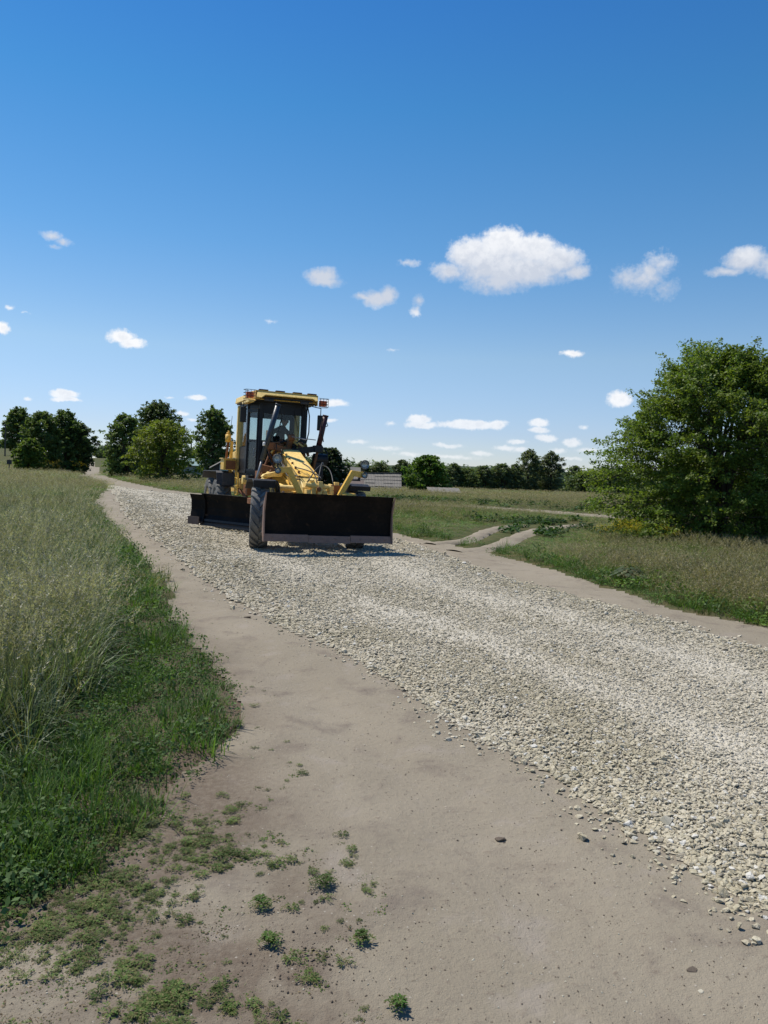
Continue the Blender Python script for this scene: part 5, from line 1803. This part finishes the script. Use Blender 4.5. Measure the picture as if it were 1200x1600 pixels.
SILV = [(.14, .18, .095), (.20, .225, .15), (.09, .135, .055), (.06, .10, .035)]
TANC = [(.19, .175, .08), (.15, .16, .06), (.11, .145, .045)]
GRN = [(.10, .185, .032), (.125, .205, .04), (.08, .145, .028)]
DGR = [(.060, .125, .024), (.075, .15, .03), (.045, .095, .022), (.10, .165, .045)]
tall = [tuft(100 + i, 26, .58, .012, .10, SILV + GRN[:1] + [(.05, .08, .03)], 6, (.33, .31, .22), bend=(.5, 2.2), stemcol=(.17, .19, .10)) for i in range(5)]
tall += [tuft(110 + i, 20, .50, .011, .10, SILV[:2] + TANC[:1], 12, (.38, .345, .25), stemcol=(.2, .20, .11)) for i in range(3)]
# tall seeding grass on the left
x, y, D, r = cand(26000, 3.6, 34, -46, 12, seed=1)
sd_ = dirt_sd(x, y)
left = x < np.interp(y, [p[1] for p in DL[::-1]], [p[0] for p in DL[::-1]])
edge = np.interp(y, [4, 9, 14, 20], [1.0, 1.1, .6, .35]) + .6 * (fbm(x, y, .9, 3) - .5)
k = left & (sd_ < -edge) & (y > 4.1 + 1.0 * (fbm(x, y, .8, 2) - .5) + .5 * ss(-1.6, -3.2, x) * 0)
dens = np.clip(.5 + 3.4 * (.5 * fbm(x, y, .7, 3) + .5 * fbm(x, y, 2.6, 2) - .52), .04, 1)
k &= r.random(len(x)) < dens
x, y, D = x[k], y[k], D[k]
s = (.62 + .30 * r.random(len(x))) * (.70 + .6 * fbm(x, y, .45, 3)) * np.maximum(1, (D / 16) ** .5)
hs_ = ss(.40, 1.1, -dirt_sd(x, y)) * .5 + .55
P = np.column_stack([x, y, z_ground(x, y)])
scatter('tall_grass', tall, P, field(D, r), np.column_stack([s, s, s * hs_]), r.integers(0, 8, len(x)), 'tall silvery grass with tan seed heads filling the left verge', 'grass')

# low green weeds along both verges
weeds = [weedpatch(200 + i, 120, .17, .09, .0095, DGR) for i in range(4)] + [weedpatch(210 + i, 60, .14, .14, .015, [(.07, .12, .04), (.09, .14, .05)]) for i in range(2)] + [weedpatch(216, 90, .16, .07, .009, [(.09, .10, .04), (.075, .09, .035), (.12, .105, .055)])]
weeds += [tuft(220 + i, 34, .17, .006, .11, GRN + DGR, 0, bend=(.3, 1.3)) for i in range(3)]
x, y, D, r = cand(52000, 1.9, 42, -46, 60, seed=2)
sd_ = dirt_sd(x, y)
tl = np.clip(.75 - .9 * (fbm(x, y, 3.0, 3) - .5), 0, 1)
leftm = (x < np.interp(y, [p[1] for p in DL[::-1]], [p[0] for p in DL[::-1]]) + .4) & (y < 45)
width = np.where(leftm, np.where(y < 5, 3.4, 1.15), .75)
k = (sd_ < -.02 - .10 * r.random(len(x))) & (sd_ > -width - .5 * fbm(x, y, 1.0, 2)) & (track_sd(x, y) < -.12 - .002 * D) & (r.random(len(x)) < tl)
k &= ~((y < 2.7) & (r.random(len(x)) < .5))
k &= r.random(len(x)) < np.clip(.35 + 1.1 * -sd_ / .35, .35, 1)
k &= r.random(len(x)) < np.clip(.70 + 2.4 * (fbm(x, y, 3.6, 3) - .45), .3, 1)
x, y, D = x[k], y[k], D[k]
s = (.45 + .85 * r.random(len(x))) * np.maximum(.8, (D / 9) ** .55)
ixw = np.where(fbm(x, y, 1.3, 2) + .22 * r.normal(size=len(x)) > .52, r.integers(6, 10, len(x)), r.integers(0, 6, len(x)))
P = np.column_stack([x, y, z_ground(x, y)])
scatter('verge_weeds', weeds, P, field(D, r), np.column_stack([s, s, s * (.7 + .8 * r.random(len(x)))]), ixw, 'low dark green clover and knotweed along the road verges', 'weeds')

# sparse trampled weeds creeping over the dirt in the near left corner
OLV = [(.09, .135, .035), (.12, .135, .045), (.07, .115, .028), (.15, .13, .06), (.08, .13, .03)]
spars = [rosette(300 + i, 5 + i % 3, .05, .0085, OLV) for i in range(4)] + [weedpatch(310 + i, 16, .05, .03, .009, OLV) for i in range(3)] + [tuft(320 + i, 9, .06, .004, .03, OLV, 0, bend=(.6, 1.8)) for i in range(3)]
DRY = [(.20, .155, .095), (.26, .21, .14), (.13, .095, .06)]
spars += [tuft(330 + i, 10, .045, .0035, .06, DRY, 0, bend=(1.5, 2.6)) for i in range(2)] + [weedpatch(335 + i, 22, .07, .010, .006, DRY + OLV[:1]) for i in range(2)]
x, y, D, r = cand(46000, 1.7, 9, -42, 16, seed=3)
sd_ = dirt_sd(x, y)
lim = np.interp(y, [1.7, 2.3, 2.7, 3.1, 3.8, 4.6, 5.4, 6.5, 9], [.25, .15, .0, -.08, -.35, -.62, -.78, -1.15, -2.15])
prob = ss(.12, -1.3, x - lim)
cl_ = .75 * fbm(x, y, 8.5, 3) + .25 * fbm(x, y, 1.8, 2)
k = (x < lim + .12) & (sd_ > -.35) & (cl_ + .06 * r.normal(size=len(x)) > .645 - .225 * prob - .12 * ss(3.2, 2.4, y) * ss(-.5, -1.3, x))
k |= (sd_ <= -.02) & (sd_ > -2.2) & (y < 3.6) & (r.random(len(x)) < .3)
k &= r.random(len(x)) < np.clip(.35 + prob, 0, 1)
x, y, D = x[k], y[k], D[k]
s = .30 + .6 * r.random(len(x)) ** 1.8
ixs = np.where(fbm(x, y, 2.4, 3) + .15 * r.normal(size=len(x)) + .15 * ss(3.2, 2.2, y) * ss(-.4, -1.2, x) > .57, r.integers(10, 14, len(x)), r.integers(0, 10, len(x)))
P = np.column_stack([x, y, np.maximum(z_dirt(x, y) + .002, z_ground(x, y))])
scatter('trampled_weeds', spars, P, field(D, r) * np.array([.5, .5, 1]), np.column_stack([s, s, s * .45]), ixs, 'sparse flattened olive weeds creeping over the bare dirt at the near left', 'weeds')

# meadow grass
mead = [tuft(400 + i, 24, .26, .008, .15, GRN, 3, (.23, .21, .11), stemcol=(.18, .18, .07)) for i in range(4)]
mead += [tuft(410 + i, 20, .24, .008, .15, TANC, 8, (.28, .24, .14), stemcol=(.20, .19, .08)) for i in range(3)]
mead += [weedpatch(420 + i, 70, .20, .20, .026, GRN) for i in range(2)]
x, y, D, r = cand(78000, 6, 170, -40, 50, seed=4)
sd_ = dirt_sd(x, y)
leftm = x < np.interp(y, [p[1] for p in DL[::-1]], [p[0] for p in DL[::-1]])
k = (sd_ < -.25) & (track_sd(x, y) < -.25 - .004 * D) & (~(leftm & (y < 24)) | (sd_ > -.4)) & ~((D < 9) & leftm)
k &= r.random(len(x)) < ss(-.2, -1.1, sd_) * .75 + .25
x, y, D = x[k], y[k], D[k]
big = np.maximum(1, D / 24)
n1_ = .55 * fbm(x, y, .10, 3) + .45 * fbm(x, y, .5, 3)
tan_ = (n1_ + .05 * r.normal(size=len(x)) + .05 * (x < -8)) > .53
ix = np.where(r.random(len(x)) < .12, 7 + r.integers(0, 2, len(x)), np.where(tan_, 4 + r.integers(0, 3, len(x)), r.integers(0, 4, len(x))))
s = (.8 + .5 * r.random(len(x))) * big
hh = (.50 + .55 * fbm(x, y, .3, 3)) / big ** .85
hh *= .22 + .78 * ss(0, 5, -track_sd(x, y) + np.where(x < -2, 5, 0))
hh *= .55 + .45 * ss(-.1, -1.4, np.maximum(dirt_sd(x, y), track_sd(x, y)))
P = np.column_stack([x, y, z_ground(x, y) - .01])
scatter('meadow_grass', mead, P, field(D, r), np.column_stack([s, s, s * hh]), ix, 'green and tan meadow grass over the fields on both sides', 'grass')

# coarse leafy growth: the hump between the side tracks, the band below the barns
coarse = [weedpatch(500 + i, 60, .32, .34, .07, [(.035, .075, .018), (.05, .095, .028), (.04, .08, .03)]) for i in range(4)]
pts = []
r = np.random.default_rng(55)
for cx, cy, rx, ry, n in ((4.4, 24.0, .75, 1.6, 34), (5.5, 28.2, 1.8, 1.3, 34), (2.4, 46, 9, 1.6, 120), (14, 42, 8, 3.5, 120), (26, 50, 12, 3, 110), (2.9, 21.2, .15, .9, 9), (6.8, 24.5, .8, .8, 8)):
    q = r.normal(size=(n, 2)) * .55
    pts.append(np.column_stack([cx + q[:, 0] * rx, cy + q[:, 1] * ry]))
pts = np.concatenate(pts)
pts = pts[(track_sd(pts[:, 0], pts[:, 1]) < -.2) & (dirt_sd(pts[:, 0], pts[:, 1]) < -.2)]
s = (.6 + .5 * r.random(len(pts))) * np.maximum(1, pts[:, 1] / 40)
P = np.column_stack([pts, z_ground(pts[:, 0], pts[:, 1]) - .02])
scatter('leafy_weeds', coarse, P, field(s, r), np.column_stack([s, s, s * .8]), r.integers(0, 4, len(s)), 'coarse leafy weeds between the side tracks and along the field edge', 'weeds')

# yellow flowers left of the big tree
yf = []
for i in range(3):
    rr = np.random.default_rng(600 + i)
    V = []; F = []; T = []
    for k_ in range(12):
        a = rr.random() * 6.283
        top = blade(V, F, T, (.12 * rr.normal(), .12 * rr.normal(), 0), (math.cos(a), math.sin(a)), .42 + .2 * rr.random(), .004, .3, np.array((.08, .11, .03)))
        for q in range(9):
            c0 = top + rr.normal(size=3) * .028
            n_2 = rr.normal(size=3); n_2 /= np.linalg.norm(n_2); n3 = np.cross(n_2, [0, .3, 1.0])
            b = len(V)
            V += [c0 - n_2 * .011, c0 - n3 * .011, c0 + n_2 * .011, c0 + n3 * .011]
            T += [np.array((.46, .36, .03))] * 4
            F.append((b, b + 1, b + 2, b + 3))
    yf.append(mesh_np('flower', np.array(V), np.array(F), M['weed'], np.array(T), link=False))
q = r.normal(size=(50, 2))[:24] * np.array([.38, .7]) + np.array([6.45, 20.3])
q2 = r.normal(size=(16, 2))[:5] * np.array([1.0, 1.2]) + np.array([-36.5, 88.0])
q = np.concatenate([q, q2])
s = np.concatenate([.6 + .35 * r.random(24), 1.3 + r.random(5)])
scatter('yellow_flowers', yf, np.column_stack([q, z_ground(q[:, 0], q[:, 1])]), field(q[:, 0], r), np.column_stack([s, s, s]), r.integers(0, 3, len(q)), 'patch of small yellow wildflowers in the grass left of the big tree', 'flowers')

# ------------------------------------------------------------------ crushed stone
def stone_mesh(seed, m, flat=.62, name='stone', link=False):
    rr = random.Random(seed)
    bm = bmesh.new()
    vs = []
    for i in range(15):
        v = Vector((rr.gauss(0, 1), rr.gauss(0, 1), rr.gauss(0, 1))).normalized()
        v *= rr.uniform(.78, 1.0)
        vs.append(bm.verts.new((v.x * rr.choice((1, 1)), v.y * .78, v.z * flat)))
    res = bmesh.ops.convex_hull(bm, input=vs)
    bmesh.ops.delete(bm, geom=[g for g in res['geom_interior'] if isinstance(g, bmesh.types.BMVert)], context='VERTS')
    bmesh.ops.bevel(bm, geom=list(bm.edges), offset=.055, segments=1, affect='EDGES', clamp_overlap=True) if False else None
    me = bpy.data.meshes.new(name)
    bm.to_mesh(me); bm.free()
    me.materials.append(m)
    o = bpy.data.objects.new(name, me)
    if link: COL.objects.link(o)
    return o


chips = [stone_mesh(i, M['chips'], .42 + .04 * (i % 6)) for i in range(12)]
x, y, D, r = cand(620000, 2.0, 54, -24, 58, seed=6)
g = grav_sd(x, y)
strip = strips(x, y)
k = (g > -.02) & (r.random(len(x)) < 1 - .68 * np.clip(strip, 0, 1)) & (r.random(len(x)) < ss(56, 30, y) * .9 + .1)
k |= (g > -.30) & (g <= -.02) & (r.random(len(x)) < .26 * np.exp((g + .02) / .085))
x, y, D, g, strip = x[k], y[k], D[k], g[k], strip[k]
n = len(x)
siz = (.0066 + .0112 * r.random(n) ** 1.9 + .011 * (r.random(n) > .965)) * (1 - .40 * np.clip(strip, 0, 1)) * np.clip((D / 6) ** .62, 1, 2.4)
siz *= 1 + .35 * np.exp(-np.maximum(g, 0) / .25)
z = np.where(g > -.02, z_grav(x, y), z_dirt(x, y) + .006) + siz * (-.15 + .5 * r.random(n)) + .006 * r.random(n) * (g > .1)
rot = np.column_stack([r.normal(size=n) * .30, r.normal(size=n) * .30, r.random(n) * 6.283])
print('gravel stones', n)
scatter('gravel', chips, np.column_stack([x, y, z]), rot, np.column_stack([siz * (.9 + .4 * r.random(n)), siz * (.9 + .4 * r.random(n)), siz]), r.integers(0, 12, n), 'pale crushed limestone gravel spread along the road', 'gravel', np.clip(strip, 0, 1))

# grit and pebbles lying on the dirt
grit = [stone_mesh(50 + i, M['stone'], .6) for i in range(3)] + [stone_mesh(60 + i, M['clod'], .55) for i in range(4)]
x, y, D, r = cand(20000, 1.9, 18, -30, 60, seed=8)
g = grav_sd(x, y); sd_ = dirt_sd(x, y)
nearg = np.exp((g + .05) / .5)
k = (g < -.05) & (sd_ > 0) & (fbm(x, y, 2.2, 3) + .25 * nearg > .50 + .12 * r.random(len(x)))
x, y, D = x[k], y[k], D[k]
n = len(x)
siz = (.0016 + .0045 * r.random(n) ** 3) * np.clip((D / 4) ** .5, 1, 2)
ix = np.where(r.random(n) < .35, r.integers(0, 3, n), 3 + r.integers(0, 4, n))
scatter('grit', grit, np.column_stack([x, y, z_dirt(x, y) + .005]), np.column_stack([r.normal(size=n) * .3, r.normal(size=n) * .3, r.random(n) * 6.283]), np.column_stack([siz, siz, siz]), ix, 'fine grit and small soil clods strewn over the dirt track', 'grit')
# crumbled dark soil near the bottom
r = np.random.default_rng(81)
q = np.concatenate([r.normal(size=(500, 2)) * np.array([.10, .09]) + np.array([-.22, 2.62]), r.normal(size=(120, 2)) * np.array([.1, .12]) + np.array([-.25, 3.05]), r.normal(size=(90, 2)) * np.array([.25, .2]) + np.array([1.0, 3.4])])
n = len(q)
siz = .0016 + .0075 * r.random(n) ** 5
scatter('soil_crumbs', [stone_mesh(70 + i, M['clod'], .7) for i in range(4)], np.column_stack([q, z_dirt(q[:, 0], q[:, 1]) + .004 + siz * .2]), np.column_stack([r.normal(size=n) * .5, r.normal(size=n) * .5, r.random(n) * 6.283]), np.column_stack([siz, siz, siz]), r.integers(0, 4, n), 'crumbled dark soil beside the weeds on the near dirt', 'soil')

# stones and clods that lie apart
LONE = [(-1.52, 8.71, .055, 'clod', 'dark soil clod alone on the dirt between the gravel and the tall grass'),
        (-.08, 6.67, .045, 'stone', 'pale stone at the left edge of the gravel with loose chips around it'),
        (.41, 5.02, .030, 'stone', 'round brown-grey stone on the dirt, left one of two near the gravel edge'),
        (.52, 4.96, .022, 'stone', 'small flat stone beside the round one near the gravel edge'),
        (.77, 4.86, .030, 'stone', 'white stone just outside the gravel edge below the two small ones'),
        (1.10, 4.33, .034, 'stone', 'pale stone fallen from the gravel edge in the middle distance'),
        (1.46, 3.74, .042, 'stone', 'largest flat khaki stone propped on the gravel edge with a dark gap under it'),
        (1.33, 3.50, .026, 'stone', 'white stone on the dirt just below the largest khaki stone'),
        (1.27, 3.68, .026, 'stone', 'brownish stone left of the largest khaki stone'),
        (1.50, 3.33, .036, 'stone', 'big pale stone at the lowest visible point of the gravel edge'),
        (1.16, 2.66, .024, 'clod', 'dark clod on the bare dirt near the bottom right'),
        (1.15, 2.56, .014, 'stone', 'small grey pebble right below the dark clod near the bottom'),
        (.62, 3.64, .035, 'clod', 'low lump of dirt in the middle of the near track'),
        (.38, 2.69, .011, 'stone', 'tiny pale pebble near the bottom centre of the dirt'),
        (1.08, 3.05, .012, 'clod', 'small dark lump between the low dirt lump and the bottom right clod')]
for i, (x, y, s, kd, lab) in enumerate(LONE):
    o = stone_mesh(900 + i, M[kd], .62 if kd == 'stone' else .45, 'stone' if kd == 'stone' else 'soil_clod', True)
    on_g = float(grav_sd(np.array([x]), np.array([y]))[0]) > 0
    zz = float((z_grav if on_g else z_dirt)(np.array([x]), np.array([y]))[0])
    o.location = (x, y, zz + s * .22 + (.008 if s == .042 else 0))
    o.rotation_euler = (R(i * 13 % 20 - 8), R(i * 29 % 16 - 8), i * 1.3)
    o.scale = (s, s, s)
    tag(o, lab, 'stone' if kd == 'stone' else 'clod')

# separate weeds on the dirt
WD = [(-.20, 3.12, 9, .06, 'leafy green weed clump growing alone on the dirt, the largest of them'),
      (-.03, 2.76, 7, .042, 'small green weed clump on the dirt nearest the bottom centre'),
      (-.43, 2.95, 8, .045, 'green weed clump left of the largest lone one, at the edge of the sparse weeds'),
      (-.36, 2.73, 8, .045, 'green weed clump above the crumbled dark soil'),
      (-.93, 5.05, 7, .06, 'olive weed clump jutting from the left verge onto the bend of the dirt'),
      (.10, 2.42, 6, .04, 'weed clump at the bottom edge right of the dark soil')]
for i, (x, y, n, L, lab) in enumerate(WD):
    o = empty('weed_clump', (x, y, float(z_dirt(np.array([x]), np.array([y]))[0]) + .004), (0, 0, i * 1.1))
    ro = rosette(700 + i, n * 2, L, .0075, OLV + DGR[:1], True); ro.name = 'leaves'; ro.data.name = 'leaves'; ro.parent = o
    ro2 = rosette(720 + i, n, L * .55, .008, DGR[:2] + OLV[:3], True); ro2.name = 'shoots'; ro2.parent = o; ro2.location = (.01, 0, .02); ro2.scale = (1, 1, .4); ro.scale = (1, 1, .6)
    tag(o, lab, 'weed')
def big_leaf_plant(x, y, seed, n, L, h, lab, cols):
    rr = np.random.default_rng(seed)
    o = empty('burdock_plant', (x, y, float(z_ground(np.array([x]), np.array([y]))[0])))
    tag(o, lab, 'plant')
    st = MB()
    for i in range(n):
        a = i * 2.399; q = .3 + .7 * (i / n)
        tip = Vector((math.cos(a) * L * 2.6 * q, math.sin(a) * L * 2.6 * q, h * (1.1 - .7 * q)))
        st.path([(0, 0, 0), tip * .5 + Vector((0, 0, h * .2)), tip], [.008, .006, .003], 4)
        V = []; F = []; T = []
        d = Vector((math.cos(a), math.sin(a), -.25)).normalized(); sd2 = Vector((-math.sin(a), math.cos(a), 0))
        up_ = sd2.cross(d)
        ll = L * (.7 + .5 * rr.random())
        prof = [(0, .12), (.12, .34), (.35, .46), (.65, .36), (.9, .14), (1, .0)]
        for t, w_ in prof:
            c = tip + d * ll * t - Vector((0, 0, .25 * t * t * ll))
            for s_ in (-1, 0, 1):
                V.append(c + sd2 * s_ * w_ * ll + up_ * (-.06 if s_ == 0 else .02) * ll * (1 if s_ == 0 else 1))
        for k_ in range(len(prof) - 1):
            for s_ in range(2):
                b = k_ * 3 + s_
                F.append((b, b + 3, b + 4, b + 1))
        c = np.array(cols) * (.8 + .4 * rr.random())
        lf_ = mesh_np('leaf', np.array([tuple(v) for v in V]), np.array(F), M['weed'], np.tile(c, (len(V), 1)), parent=o, smooth=True)
    st.build('stem', M['weed'], o)


big_leaf_plant(4.12, 12.75, 1, 40, .10, .30, 'burdock with broad leaves at the right verge above the dirt track', (.075, .105, .05))
big_leaf_plant(5.0, 13.6, 4, 26, .09, .30, 'smaller broad-leaved plant behind the burdock on the right verge', (.05, .09, .03))
big_leaf_plant(6.35, 9.2, 6, 26, .09, .30, 'broad-leaved plant at the right frame edge above the dirt track', (.06, .12, .03))
